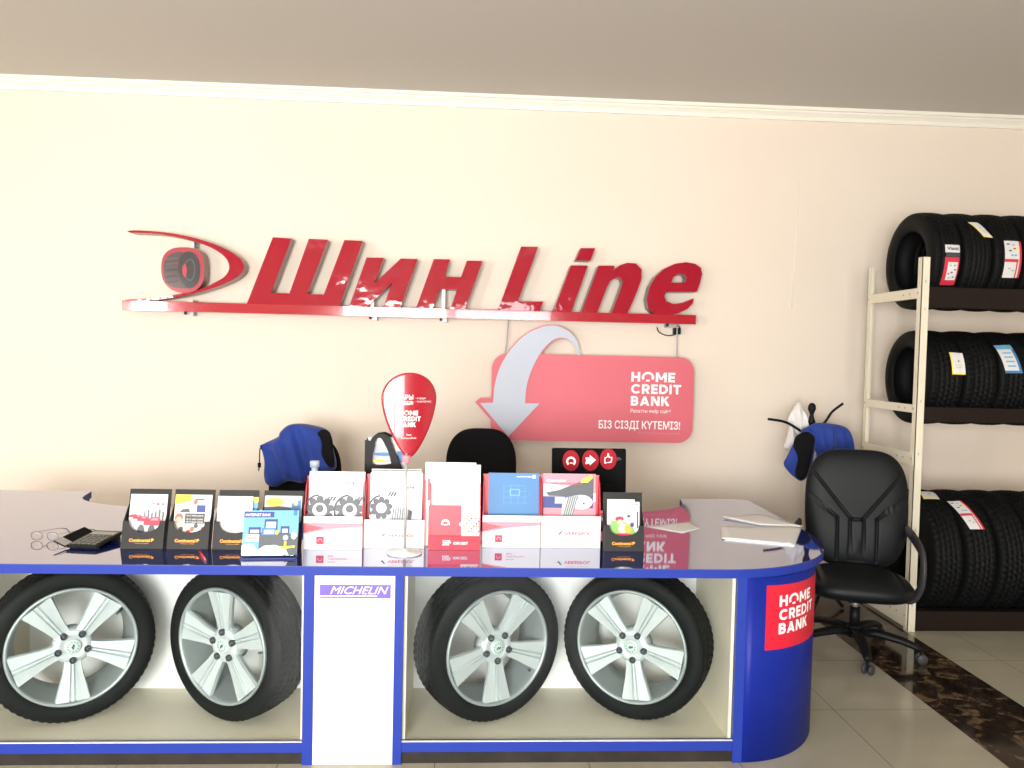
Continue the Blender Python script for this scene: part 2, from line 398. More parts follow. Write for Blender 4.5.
# ---------------------------------------------------------------- logo helpers
def block(mb, m, word, u0, v0, w, h, gap=0.14):
    """bold geometric capitals drawn from straight strokes and arcs"""
    t = .225
    def L(*p): return ('l',) + p
    V = lambda x: ('q', x, 0, x + t, 0, x + t, 1, x, 1)
    Hb = lambda x0, x1, y: ('q', x0, y, x1, y, x1, y + t, x0, y + t)
    G = {'H': (.80, [V(0), V(.80 - t), Hb(0, .8, .39)]), 'E': (.62, [V(0), Hb(0, .62, 0), Hb(0, .58, .39), Hb(0, .62, 1 - t)]),
         'M': (1.0, [V(0), V(1 - t), ('q', 0, 1, t * 1.1, 1, .5 + t * .35, .22, .5 - t * .35, .22), ('q', 1 - t * 1.1, 1, 1, 1, .5 + t * .35, .22, .5 - t * .35, .22)]),
         'C': (.90, [('a', .5, .5, .5, 42, 318)]), 'I': (t, [V(0)]), 'T': (.76, [V(.38 - t / 2), Hb(0, .76, 1 - t)]),
         'D': (.84, [V(0), Hb(0, .36, 0), Hb(0, .36, 1 - t), ('a', .34, .5, .5, -90, 90)]),
         'R': (.74, [V(0), Hb(0, .42, 1 - t), Hb(0, .42, .33), ('a', .40, .665, .335, -90, 90), ('q', .30, .36, .54, .42, .76, 0, .50, 0)]),
         'B': (.72, [V(0), Hb(0, .42, 1 - t), Hb(0, .42, .40), Hb(0, .42, 0), ('a', .40, .70, .30, -90, 90), ('a', .41, .31, .31, -90, 90)]),
         'A': (.92, [('q', 0, 0, t * 1.08, 0, .46 + t * .5, 1, .46 - t * .5, 1), ('q', .92 - t * 1.08, 0, .92, 0, .46 + t * .5, 1, .46 - t * .5, 1), Hb(.2, .72, .17)]),
         'N': (.82, [V(0), V(.82 - t), ('q', 0, 1, t * 1.15, 1, .82, 0, .82 - t * 1.15, 0)]),
         'K': (.78, [V(0), ('q', .20, .34, .20, .64, .45, 1, .75, 1), ('q', .27, .50, .45, .68, .82, 0, .52, 0)]),
         'O': (1.14, [('a', .57, .47, .57, -28, 208), ('q', .40, .04, .74, .04, .74, .22, .40, .22)])}
    tot = sum(G[c][0] for c in word) + gap * (len(word) - 1); k = w / tot; x = u0
    mb.w += .0004; w0 = mb.w
    for c in word:
        dz = .0002
        for g in G[c][1]:
            if g[0] == 'q':
                mb.w = w0 + dz - .00025; dz += .00007; mb.pl([(x + g[i] * k, v0 + g[i + 1] * h) for i in (1, 3, 5, 7)], m)
            else:
                mb.w = w0 + dz; dz += .00007; P = []; n = 16
                for i in range(n + 1):
                    a = R(g[4] + (g[5] - g[4]) * i / n); ro = g[3]; ri = ro - t
                    P.append((mb.v((x + (g[1] + ro * math.cos(a)) * k, -mb.w, v0 + (g[2] + ro * math.sin(a)) * h)), mb.v((x + (g[1] + ri * math.cos(a)) * k, -mb.w, v0 + (g[2] + ri * math.sin(a)) * h))))
                for p, q in zip(P, P[1:]): mb.face([p[0], q[0], q[1], p[1]], m)
        x += (G[c][0] + gap) * k
    mb.w = w0 + .001
def hcb(mb, m, u0, v0, w, h):
    """three-line word logo HOME / CREDIT / BANK, the O an open arch over a short bar"""
    lh = h * 0.285; g = (h - 3 * lh) / 2
    block(mb, m, 'HOME', u0, v0 + h - lh, w * .875, lh); block(mb, m, 'CREDIT', u0, v0 + lh + g, w, lh); block(mb, m, 'BANK', u0, v0, w * .77, lh)

# ---------------------------------------------------------------- reception counter
XC = -0.408; CT = 0.7732; GY = 3.113
counter = thing('reception_counter', 'U-shaped blue reception counter with glossy top and glass-fronted wheel displays', 'counter', (XC, GY, 0))
O = Vector((XC, GY, 0))
def loc(mb): mb.M = Matrix.Translation(-O); return mb
def half():
    P = [(0.55 - 0.0, 3.106)]
    for k in range(0, 19):
        a = R(5 * k); P.append((1.03 + 0.612 * math.sin(a), 3.75 - 0.644 * math.cos(a)))
    P += [(1.645, 4.3)]
    for k in range(7): a = R(15 * k); P.append((1.617 + 0.03 * math.cos(a), 4.63 + 0.03 * math.sin(a)))
    P += [(1.262, 4.655), (1.25, 4.643)] + [tuple(v) for v in cat([(1.245, 4.60), (1.215, 4.46), (1.16, 4.375), (1.08, 4.31), (0.97, 4.255), (0.82, 4.21), (0.6, 4.195)], 3, False)]
    return P
Hh = half()
wl = lambda x: 1.0 + (x - 1.0) * 1.26 if x > 1.0 else x          # the left end sweeps out a little further
full = Hh + [(2 * XC - (wl(x) if (y < 4.0 or x > 1.5) else x), y) for x, y in Hh[::-1]]
b = loc(MB())
b.loft([[(x, y, CT - 0.003) for x, y in full], [(x, y, CT) for x, y in full]], M['blue_top'], smooth=False)
wt = b.obj('worktop', counter); wt.data.materials.append(M['pr_dblue'])
for p_ in wt.data.polygons:
    if abs(p_.normal.z) < .5: p_.material_index = 1
b = loc(MB()); fo = full
b.loft([[(x, y, CT - 0.036) for x, y in fo], [(x, y, CT - 0.0031) for x, y in fo]], M['blue_edge'], smooth=False)
eb = b.obj('edge_band', counter)
# front frame (mullions, rails)
fr = [('mullion', -0.599, -0.5595, 0.0), ('mullion', -0.2545, -0.2205, 0.0), ('mullion', 1.080, 1.117, 0.0), ('mullion', 2 * XC - 1.117, 2 * XC - 1.080, 0.0)]
for n, x0, x1, z0 in fr:
    b = loc(MB()); b.box(x0, x1, GY, GY + 0.03, z0, CT - 0.036, M['blue_edge'], 0.001); b.obj(n, counter)
bays = [(-0.2205, 1.080), (2 * XC - 1.080, -0.599)]
for x0, x1 in bays:
    b = loc(MB()); b.box(x0, x1, GY + 0.002, GY + 0.028, 0.048, 0.087, M['blue_edge'], 0.001); b.obj('bottom_rail', counter)
    b = loc(MB()); b.box(x0, x1, GY + 0.012, GY + 0.03, 0, 0.048, M['kick']); b.obj('plinth', counter)
    b = loc(MB()); b.box(x0 + 0.0005, x1 - 0.0005, GY + 0.006, GY + 0.012, 0.088, CT - 0.037, M['glass']); b.obj('glass_pane', counter)
    b = loc(MB()); b.box(x0, x1, GY + 0.004, GY + 0.016, 0.087, 0.0885, M['backw']); b.obj('glass_channel', counter)
    b = loc(MB()); b.box(x0 - 0.01, x1, GY + 0.031, 3.645, 0.06, 0.079, M['beige']); b.obj('display_floor', counter)
    b = loc(MB()); b.box(x0 - 0.01, x1, 3.645, 3.662, 0.0, CT - 0.036, M['backw']); b.obj('back_panel', counter)
    b = loc(MB()); b.box(x1 - 0.012, x1 + 0.004, GY + 0.031, 3.645, 0.079, CT - 0.036, M['beige']); b.obj('side_panel', counter)
    b = loc(MB()); b.box(x0 - 0.004, x0 + 0.012, GY + 0.031, 3.645, 0.079, CT - 0.036, M['beige']); b.obj('side_panel', counter)
# white centre panel with the printed name band
b = loc(MB()); b.box(-0.5595, -0.2545, GY + 0.004, GY + 0.02, 0.0, CT - 0.036, M['white'], 0.001); cp = b.obj('centre_panel', counter)
cp['label'] = 'white panel with violet maker name band'
b = loc(MB()); b.M = Matrix.Translation(Vector((-0.5595, GY + 0.0035, 0)) - O); zt = 0.737
b.rc(M['violet'], 0.02, 0.289, 0.648, 0.700); b.rc(M['white'], 0.015, 0.238, 0.6545, 0.6585)
b.tx(M['txtw'], 'MICHELIN', 0.060, 0.280, 0.664, 0.693, 0.0, 0.35)
b.obj('name_band', cp)
# curved end panels
def endpt(s_, r=0.0):     # s in 0..1 quarter ellipse
    a = R(90 * s_); return Vector((1.117 + (0.453 + r) * math.sin(a), GY + 0.548 - (0.548 + r) * math.cos(a), 0))
for side in (1, -1):
    b = loc(MB()); pts = [endpt(k / 24) for k in range(25)] + [Vector((1.57, 4.62, 0))]
    inn = [endpt(k / 24, -0.02) for k in range(25)] + [Vector((1.55, 4.62, 0))]
    ring = [p for p in pts] + inn[::-1]
    if side < 0: ring = [Vector((2 * XC - (1.117 + (p.x - 1.117) * 1.3), p.y, 0)) for p in ring]
    b.loft([[(p.x, p.y, z) for p in ring] for z in (0.002, CT - 0.036)], M['blue'], smooth=True)
    ep = b.obj('curved_end_panel', counter); ep.data.polygons.foreach_set('use_smooth', [len(p.vertices) == 4 and p.area < 0.08 for p in ep.data.polygons])
    b = loc(MB()); sx = lambda x: x if side > 0 else 2 * XC - (x if x < 1.5 else x + .12)
    b.box(min(sx(1.25), sx(1.55)), max(sx(1.25), sx(1.55)), 4.60, 4.618, 0, CT - 0.036, M['blue']); b.obj('wing_end_panel', counter)
    b = loc(MB()); b.box(min(sx(1.262), sx(1.28)), max(sx(1.262), sx(1.28)), 3.72, 4.60, 0, CT - 0.036, M['blue']); b.obj('wing_inner_panel', counter)
    if side > 0:
        # sticker wrapped on the curve
        s0, s1 = 10.2 / 90, 63 / 90; b = loc(MB())
        def q(u, v, w=0):      # u 0..1 along, v metres height
            s_ = s0 + (s1 - s0) * u; p = endpt(s_, 0.0012 + w)
            return (p.x, p.y, v)
        zb = lambda u: 0.447 - 0.008 * u; ztp = lambda u: 0.706 - 0.012 * u
        n = 20
        rows = [[b.v(q(i / n, z(i / n))) for i in range(n + 1)] for z in (zb, ztp)]
        for i in range(n): b.face([rows[0][i], rows[0][i + 1], rows[1][i + 1], rows[1][i]], M['redcard'], True)
        lg = MB(); hcb(lg, M['txtw'], 0.066, 0.05, 0.255, 0.155)
        lg.bm.verts.ensure_lookup_table()
        for v_ in lg.bm.verts:
            u, vv = v_.co.x / 0.44, v_.co.z; p = q(u, zb(0) + 0.008 + vv, 0.0006); v_.co = Vector(p) - O
        me = bpy.data.meshes.new('l'); lg.bm.to_mesh(me); lg.bm.free(); mi = b.mi(M['txtw']); k0 = len(b.bm.faces)
        b.bm.from_mesh(me); b.bm.faces.ensure_lookup_table()
        for f in b.bm.faces[k0:]: f.material_index = mi
        so = b.obj('sticker', ep); so['label'] = 'red square sticker with white bank name'

# ---------------------------------------------------------------- wheels
def tyre_profile(Rt, Rr, w, back=True):
    h = w / 2; s_ = Rt - Rr
    P = [(Rr, -h * .82), (Rr + s_ * .12, -h * .93), (Rr + s_ * .40, -h * 1.0), (Rr + s_ * .66, -h * .985), (Rr + s_ * .85, -h * .90), (Rr + s_ * .945, -h * .80)]
    n = 12
    T = [(Rt - 0.004 * abs(-1 + 2 * k / n) ** 2.5, h * .74 * (-1 + 2 * k / n)) for k in range(n + 1)]
    T2 = []
    for k, (r, y) in enumerate(T):
        T2.append((r, y))
    P2 = [(r, -y) for r, y in P[::-1]]
    inner = [(Rr + s_ * .25, h * .70), (Rt - 0.018, h * .72), (Rt - 0.016, 0), (Rt - 0.018, -h * .72), (Rr + s_ * .25, -h * .70)]
    return P, T2, P2, inner
def tyre_bm(b, Rt, Rr, w, m, axis='Y', blocks=60, deep=0.007, chunky=False, seg=None):
    P, T, P2, inner = tyre_profile(Rt, Rr, w)
    # tread points: make narrow circumferential grooves
    T3 = []; gro = []
    ribs = 5; h = w / 2 * .76
    for i in range(ribs):
        y0 = -h + 2 * h * i / ribs; y1 = -h + 2 * h * (i + 1) / ribs; g = 0.0035 if not chunky else 0.005
        crown = lambda y: Rt - 0.006 * abs(y / h) ** 2.5
        a = y0 + (g if i else 0); c = y1 - (g if i < ribs - 1 else 0)
        T3 += [(crown(a), a, 1, i), (crown((a + c) / 2), (a + c) / 2, 2, i), (crown(c), c, 1, i)]
        if i < ribs - 1: T3 += [(crown(y1) - deep, y1 - g * .7, 0, i), (crown(y1) - deep, y1 + g * .7, 0, i)]
    prof = [(r, y) for r, y in P] + [(r, y) for r, y, _, _ in T3] + P2 + inner
    n0 = len(P); seg = seg or blocks * 3; flags = {n0 + k: (f, i) for k, (_, _, f, i) in enumerate(T3)}
    def fn(r, y, k, j):
        if j in flags and flags[j][0]:
            i = flags[j][1]; ph = (k + (i * 1)) % 3
            if ph == 0: r -= deep * (0.75 if not chunky else 1.0)
        elif j in (n0 - 1, n0 + len(T3)) and k % 3 == 0: r -= deep * .6
        return r, y
    b.lathe(prof, m, seg, axis, closed=True, fn=fn)
    return b

RT, RR, TW = 0.311, 0.234, 0.185
wheel = thing('wheel', 'x', 'wheel', (0, 0, 0))
t_o = tyre_bm(MB(), RT, RR - 0.003, TW, M['rubber_d'], 'Y', blocks=64, deep=0.006).obj('tyre', wheel)
# raised rim-protector ring line + barrel
b = MB(); fy = -TW / 2
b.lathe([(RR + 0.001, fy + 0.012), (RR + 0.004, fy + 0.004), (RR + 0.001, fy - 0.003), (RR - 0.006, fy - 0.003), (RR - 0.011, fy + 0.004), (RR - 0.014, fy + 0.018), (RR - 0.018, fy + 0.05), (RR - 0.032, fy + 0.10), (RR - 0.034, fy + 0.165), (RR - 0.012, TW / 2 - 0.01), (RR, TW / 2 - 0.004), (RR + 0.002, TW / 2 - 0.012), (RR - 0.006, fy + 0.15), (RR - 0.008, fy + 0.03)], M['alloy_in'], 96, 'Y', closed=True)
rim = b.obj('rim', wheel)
# hub disc
b = MB(); b.lathe([(0.0005, fy + 0.016), (0.036, fy + 0.016), (0.040, fy + 0.012), (0.062, fy + 0.014), (0.072, fy + 0.024), (0.074, fy + 0.05), (0.07, fy + 0.085), (0.0005, fy + 0.085)], M['alloy'], 60, 'Y')
hub = b.obj('hub', wheel)
def spoke(phi, name='spoke'):
    b = MB(); b.M = Matrix.Rotation(-phi, 4, 'Y')     # local +X rotated to angle phi in the XZ plane
    us = [-1, -.93, -.55, -.24, -.17, -.08, 0, .08, .17, .24, .55, .93, 1]
    rings = []
    for k in range(11):
        t = k / 10; r = 0.048 + t * (RR - 0.016 - 0.048)
        hw = 0.024 + 0.042 * t ** 1.05 + 0.006 * max(0, 1 - t * 3)
        y0 = fy + 0.018 - 0.004 * math.sin(t * PI) - 0.016 * t ** 2
        row = []
        for u in us:
            au = abs(u); d = 0.0
            gd = min(1, t * 4) * (1 - .4 * t)
            if au < .12: d = -0.001
            elif au < .2: d = 0.010 * gd
            elif au < .3: d = -0.002 * gd
            d += 0.001 * au ** 3 + (0.012 if au == 1 else 0)
            sc = 1 if au > .3 else (1 - .25 * t) * 1.15
            row.append((r, y0 + d, u * hw * sc))
        th = 0.03
        for u in us[::-1]: row.append((r, y0 + th, u * hw * .9))
        rings.append(row)
    b.loft(rings, M['alloy'], smooth=False)
    o = b.obj(name, rim); return o
spokes = [spoke(R(-90 + 72 * k)) for k in range(5)]
for k in range(5):
    a = R(-90 + 72 * k); b = MB(); b.M = Matrix.Translation((0.055 * math.cos(a), fy + 0.0045, 0.055 * math.sin(a)))
    b.lathe([(0.0005, 0.004), (0.0105, 0.004), (0.0105, 0.0), (0.0125, -0.001), (0.0135, 0.001), (0.0135, 0.02), (0.0005, 0.02)], M['dark'], 20, 'Y')  # dark cup painted for the shaded recess around the nut
    b.lathe([(0.0005, 0.0), (0.006, 0.0), (0.007, 0.004)], M['pr_grey'], 6, 'Y')
    b.obj('lug_nut', hub)
b = MB(); b.lathe([(0.0005, fy + 0.004), (0.026, fy + 0.0045), (0.0305, fy + 0.008), (0.031, fy + 0.02)], M['capw'], 40, 'Y')
b.M = Matrix.Translation((0, fy + 0.0035, 0))
for k in range(11):
    a = R(k * 360 / 11); b.w = 0; b.ring(M['teal'], 0, 0, 0.0225, 0.0165, math.degrees(a) - 8, math.degrees(a) + 8, 3)
b.w = 0
b.pl([(-.011, -.004), (-.004, -.006), (.003, .003), (-.002, .006)], M['pr_dark']); b.pl([(-.002, -.006), (.010, -.003), (.011, .005), (.003, .003)], M['pr_dark'])
b.obj('centre_cap', wheel)
b = MB(); a = R(-38); b.tube([(0.216 * math.cos(a), fy + 0.03, 0.216 * math.sin(a)), (0.19 * math.cos(a), fy + 0.012, 0.19 * math.sin(a))], [0.005, 0.004], M['pr_dark'], 8); b.obj('valve', wheel)
base = 0.0795 + RT
def wheel_at(o, cx, cy_px, Yc, yaw, lean, spin, label):
    p = at(cx, cy_px, Y=Yc)
    n = Vector((math.sin(yaw), -math.cos(yaw), 0))          # outward face direction
    c = Vector((p.x, Yc, 0)) - n * (TW / 2 - 0.01)
    Mx = Matrix.Translation((c.x, c.y, base)) @ Matrix.Rotation(yaw, 4, 'Z') @ Matrix.Rotation(lean, 4, 'X') @ Matrix.Rotation(spin, 4, 'Y')
    o.matrix_basis = Mx; o['label'] = label; o['group'] = 'alloy wheels in the counter displays'
specs = [(73, 651, 3.300, R(29), R(0), R(-72), 'leftmost alloy wheel in counter display, black tyre turned to face right'),
         (222.5, 646, 3.312, R(-30), R(0), R(-40), 'alloy wheel just left of the white centre panel, face turned left'),
         (497.8, 649, 3.300, R(28), R(0), 0, 'alloy wheel just right of the white centre panel, face turned right'),
         (631, 647, 3.315, R(-30), R(0), R(-8), 'rightmost alloy wheel in counter display, black tyre turned to face left')]
for i, (cx, cy, Yc, yw, ln, sp, lb) in enumerate(specs):
    if i == 0: o = wheel
    else: o = dup(wheel, (0, 0, 0), 0, lb)
    wheel_at(o, cx, cy, Yc, yw, ln, sp, lb)

# ---------------------------------------------------------------- wall sign
SY = WY - 0.15                       # front face of letters
sign = thing('wall_sign', 'large red illuminated letters and swoosh on a long red bar mounted on wall', 'sign', (-0.35, WY, 1.85))
SO = Vector((-0.35, WY, 1.85))
def wp(pts, ox, oy, sc, Y=SY): return [(lambda v: (v.x, v.z))(at(ox + x / sc, oy + y / sc, Y=Y)) for x, y in pts]
LA = lambda p: wp(p, 100, 210, 3.2); LB = lambda p: wp(p, 400, 210, 3.2); LC = lambda p: wp(p, 100, 220, 6.024)
let = [
 [LA([(468, 304), (553, 87), (613, 91), (547, 265), (606, 267), (668, 92), (729, 95), (663, 269), (716, 270), (782, 96), (841, 99), (765, 309)])],
 [LA([(853, 152), (908, 153), (877, 236), (963, 155), (1016, 157), (959, 318), (905, 316), (934, 232), (852, 314), (797, 311)])],
 [LB([(108, 157), (160, 158), (142, 213), (195, 215), (214, 162), (264, 163), (206, 322), (160, 321), (182, 255), (127, 253), (102, 320), (50, 318)])],
 [LB([(388, 117), (442, 118), (377, 292), (459, 293), (444, 331), (312, 326)])],
 [LB([(547, 177), (601, 178), (545, 334), (488, 332)])],
 [LB([(578, 122), (625, 122), (609, 162), (562, 160)])],
 [LB([(636, 178), (687, 178), (683, 193), (705, 176), (728, 169), (755, 171), (773, 190), (773, 220), (758, 262), (726, 335), (675, 335), (703, 262), (713, 232), (708, 218), (692, 216), (672, 228), (662, 248), (628, 335), (578, 334)])],
 [LB([(967, 205), (963, 185), (945, 172), (915, 167), (880, 172), (845, 188), (818, 213), (800, 245), (790, 285), (795, 315), (815, 332), (850, 337), (890, 331), (922, 315), (937, 298), (940, 283), (905, 297), (875, 301), (852, 292), (846, 275), (852, 262), (950, 262), (960, 235)]), LB([(868, 232), (875, 215), (893, 204), (912, 206), (918, 218), (914, 232)])]]
lz = lambda i: None
for i, ol in enumerate(let):
    dx = 0.024
    ls = plate('letter' if i != 5 else 'letter_dot', ol, SY, 0.004, M['red'], M['redside'], sign, SO)
    # returns: the deep side wall of the channel letter, a little smaller shape behind the face
    plate('letter_return', ol, SY + 0.0045, 0.108, M['redside'], M['redside'], ls, SO)
# light edging around the faces: thin beads
sw = [(165, 68), (200, 62), (300, 66), (400, 75), (500, 92), (600, 116), (700, 150), (780, 187), (840, 228), (866, 268), (862, 302), (835, 337), (780, 370), (700, 403), (600, 435), (480, 462), (350, 480), (240, 488), (158, 489), (158, 480), (250, 475), (350, 464), (450, 450), (560, 430), (640, 402), (700, 372), (745, 345), (772, 312), (778, 275), (762, 235), (718, 195), (650, 158), (560, 126), (450, 100), (350, 84), (250, 78), (185, 76)]
ls = plate('swoosh', [LC([tuple(v) for v in cat(sw, 3)])], SY, 0.004, M['red'], M['redside'], sign, SO)
plate('swoosh_return', [LC([tuple(v) for v in cat(sw, 3)])], SY + 0.0045, 0.10, M['redside'], M['redside'], ls, SO)
em = [(500, 165), (560, 170), (605, 195), (625, 240), (628, 310), (622, 370), (590, 415), (540, 437), (480, 438), (425, 415), (385, 370), (370, 310), (375, 240), (400, 195), (445, 170)]
emo = LC([tuple(v) for v in cat(em, 4)])
ls = plate('tyre_emblem', [emo], SY - 0.004, 0.004, M['emb'], M['redside'], sign, SO)
ls['label'] = 'round red emblem with printed tyre'
plate('emblem_return', [emo], SY + 0.0006, 0.085, M['redside'], M['redside'], ls, SO)
b = MB(); b.M = Matrix.Translation(Vector((0, SY - 0.0043, 0)) - SO)
def EP(pts): return LC([tuple(v) for v in cat(pts, 4)])
b.pl(EP([(470, 190), (420, 210), (390, 250), (383, 310), (395, 365), (430, 400), (500, 412), (545, 405), (500, 360), (470, 300), (475, 240), (500, 200)]), M['embg'])
b.pl(EP([(535, 190), (575, 205), (600, 250), (605, 310), (595, 370), (560, 408), (525, 408), (490, 365), (470, 300), (478, 240), (500, 202)]), M['embd'])
b.pl(EP([(545, 235), (565, 250), (575, 300), (568, 345), (545, 368), (520, 350), (508, 305), (515, 255)]), M['pr_grey'])
b.pl(EP([(545, 242), (560, 256), (569, 300), (562, 340), (545, 360), (524, 345), (514, 305), (520, 260)]), M['embd'])
b.pl(EP([(515, 265), (524, 300), (516, 345), (503, 330), (498, 300), (503, 275)]), M['pr_red'])
for yy in (232, 262, 300, 338, 372): b.pl(LC([(400, yy), (470, yy - 8), (470, yy + 2), (400, yy + 10)]), M['pr_grey'] if yy < 270 else M['embd'])
b.obj('tyre_print', ls)
b = MB(); b.M = Matrix.Translation(-SO); bl, br = at(122.6, 305, Y=SY).x, at(695.5, 320, Y=SY).x
b.box(bl, br, SY - 0.012, SY + 0.07, 1.820, 1.885, M['redbar'], 0.002); b.obj('base_bar', sign)
for px in (187, 373, 444, 672):
    x = at(px, 320, Y=SY).x; b = MB(); b.M = Matrix.Translation(-SO)
    b.box(x - 0.018, x + 0.018, SY + 0.07, WY, 1.797, 1.82, M['steel']); b.box(x - 0.03, x - 0.015, SY + 0.03, SY + 0.05, 1.803, 1.82, M['black'])
    b.obj('bracket', sign)
for px, z0, z1 in ((189.5, 1.88, 1.90), (443.5, 1.88, 2.07), (372, 1.88, 1.97), (190.5, 2.235, 2.29), (583, 2.245, 2.275)):
    x = at(px, 290, Y=SY).x; b = MB(); b.M = Matrix.Translation(-SO)
    b.box(x - 0.012, x + 0.012, SY + 0.03, SY + 0.055, z0, z1 , M['steel']); b.box(x - 0.012, x + 0.012, SY + 0.055, WY, z1 - 0.03, z1, M['steel']); b.obj('support_strut', sign)
b = MB(); b.M = Matrix.Translation(-SO)
cc = [at(x, y, Y=WY - 0.03) for x, y in ((657, 327), (659, 332), (667, 335.5), (676, 334), (680, 328), (677, 325))]
b.tube([tuple(v) for v in cat([tuple(p) for p in cc], 4, False)], 0.004, M['black'], 6); b.obj('cable', sign)
b = MB(); b.M = Matrix.Translation(-SO); c0 = at(676, 330, Y=WY - 0.04)
b.box(c0.x - 0.02, c0.x + 0.03, WY - 0.06, WY - 0.02, c0.z - 0.03, c0.z + 0.015, M['black'], 0.004); b.obj('plug', sign)

# ---------------------------------------------------------------- hanging banner
BY = WY - 0.12
BO = Vector((0.88, BY, 0.99))
ban = thing('hanging_banner', 'red rounded bank banner with curved grey arrow hanging under the sign', 'sign', tuple(BO))
LP = lambda p, Y=BY: wp(p, 460, 310, 3.938, Y)
x0, x1 = LP([(124, 300)])[0][0], LP([(921, 300)])[0][0]; z0, z1 = LP([(500, 518)])[0][1], LP([(500, 178)])[0][1]
pan = plate('panel', [rrect(x1 - x0, z1 - z0, 0.105, 8, (x0 + x1) / 2, (z0 + z1) / 2)], BY, 0.008, M['pink'], M['arrowedge'], ban, BO)
arr = cat([(130, 365), (138, 290), (160, 220), (200, 155), (255, 100), (320, 68), (375, 62), (430, 85), (462, 125), (472, 178)], 5, False)
arr2 = cat([(464, 178), (445, 132), (410, 110), (370, 116), (335, 146), (305, 188), (280, 240), (262, 300), (256, 367)], 5, False)
out = [tuple(v) for v in arr] + [tuple(v) for v in arr2] + [(313, 368), (190, 498), (78, 366)]
plate('arrow_outline', [LP([tuple(v + Vector((-1.5, -3))) for v in arr] + [(473, 182), (467, 182)] + [tuple(v + Vector((3, 3))) for v in arr2][3:-1] + [(255, 367), (318, 367), (192, 514), (60, 362), (80, 346), (128, 346)])], BY - 0.004, 0.0035, M['pink'], M['arrowedge'], pan, BO)
plate('arrow', [LP(out)], BY - 0.007, 0.0025, M['arrow'], M['arrow'], ban, BO)
b = MB(); b.M = Matrix.Translation(Vector((0, BY - 0.0003, 0)) - BO)
def R2(px0, px1, py0, py1): a = at(px0, py1, Y=BY); c = at(px1, py0, Y=BY); return a.x, c.x, a.z, c.z
u0, u1, v0, v1 = R2(630.5, 681.5, 373, 405.5); v0 += .0; hcb(b, M['txtw'], u0, v0, u1 - u0, v1 - v0); b.obj('bank_name', ban)
b = MB(); b.M = Matrix.Translation(Vector((0, BY - 0.0003, 0)) - BO)
u0, u1, v0, v1 = R2(630.5, 670.5, 409.5, 413.5); b.tx(M['txtw'], 'Рахатты өмір үшін!', u0, u1, v0, v1); b.obj('motto', ban)
b = MB(); b.M = Matrix.Translation(Vector((0, BY - 0.0003, 0)) - BO)
u0, u1, v0, v1 = R2(598.5, 680.2, 421.5, 430); b.tx(M['txtw'], 'БІЗ СІЗДІ КҮТЕМІЗ!', u0, u1, v0, v1, 0.018); b.obj('slogan', ban)
b = MB(); b.M = Matrix.Translation(Vector((0, BY - 0.0003, 0)) - BO)
u0, u1, v0, v1 = R2(638, 680.2, 432, 434); b.tx(M['pr_pink'], 'Home Credit Bank www.homecredit.kz', u0, u1, v0, v1)
b.obj('small_print', ban)
for px in (508.5, 677):
    p0 = at(px, 329 if px > 600 else 325, Y=BY + 0.004); p1 = at(px - 3.5 if px < 600 else px, 357, Y=BY + 0.004); x = p0.x
    b = MB(); b.M = Matrix.Translation(-BO); b.tube([(p0.x, BY + 0.004, 1.8225), tuple((p0 + p1) / 2), tuple(p1)], 0.005, M['pr_lgrey'], 6)
    b.tube([(p1.x - .012, BY + 0.004, p1.z - 0.02), (p1.x - .012, BY + .004, p1.z), (p1.x + .012, BY + 0.004, p1.z), (p1.x + .012, BY + 0.004, p1.z - 0.02)], 0.004, M['steel'], 6)
    b.obj('cord', ban)

# ---------------------------------------------------------------- things on the counter
Z0 = CT + 0.0006
def pocket_holder(name, x, y, yaw, label, w=0.172, h=0.226, lean=R(14)):
    t = thing('brochure_holder', label, 'brochure holder', (x, y, Z0), yaw, 'black brochure holders on the counter')
    d = 0.045; ph = 0.108
    L = Matrix(((1, 0, 0, 0), (0, 1, math.tan(lean), 0), (0, 0, 1, 0), (0, 0, 0, 1)))
    pl = lambda nm, ol, yy, th, m1, m2, par: plate(nm, ol, yy, th, m1, m2, par)
    bk = pl('back_plate', [[(-w / 2, 0.0), (w / 2, 0.0), (w / 2, h), (-w / 2, h)]], d, 0.003, M['blackboard'], M['blackboard'], t)
    N = [(-w / 2, 0.0), (w / 2, 0.0), (w / 2, ph)]
    N += [(w / 2 - 0.022, ph)] + [(0.062 * math.cos(R(a)), ph - 0.002 - 0.042 * math.sin(R(a)) ** 0.8) for a in range(10, 171, 8)] + [(-w / 2 + 0.022, ph), (-w / 2, ph)]
    fp = pl('front_pocket', [N], 0.0, 0.003, M['blackboard'], M['blackboard'], t)
    b = MB(); 
    for sx in (-w / 2, w / 2 - 0.003): b.loft([[(sx, 0.0032, 0.0), (sx, d - 0.0002, 0.0), (sx, d - 0.0002, ph + 0.06), (sx, 0.0032, ph)], [(sx + 0.003, 0.0032, 0.0), (sx + 0.003, d - 0.0002, 0.0), (sx + 0.003, d - 0.0002, ph + 0.06), (sx + 0.003, 0.0032, ph)]], M['blackboard'], smooth=False)
    b.box(-w / 2 + .003, w / 2 - .003, 0.0032, d, 0.0, 0.003, M['blackboard'])
    b.obj('side_walls', t)
    b = MB(); b.tx(M['orange'], 'Continental', -0.052, 0.030, 0.027, 0.040, 0.03)
    b.pl([(0.034, 0.028), (0.038, 0.028), (0.040, 0.034), (0.044, 0.032), (0.046, 0.037), (0.041, 0.041), (0.035, 0.040)], M['orange'])
    b.tx(M['orange'], 'The Future in Motion', -0.028, 0.026, 0.020, 0.0235); b.obj('maker_name', fp)
    # lean the whole holder back about its front bottom edge
    for ch in t.children:
        ch.data.transform(L)
        for g in ch.children: g.data.transform(L)
    return t, L
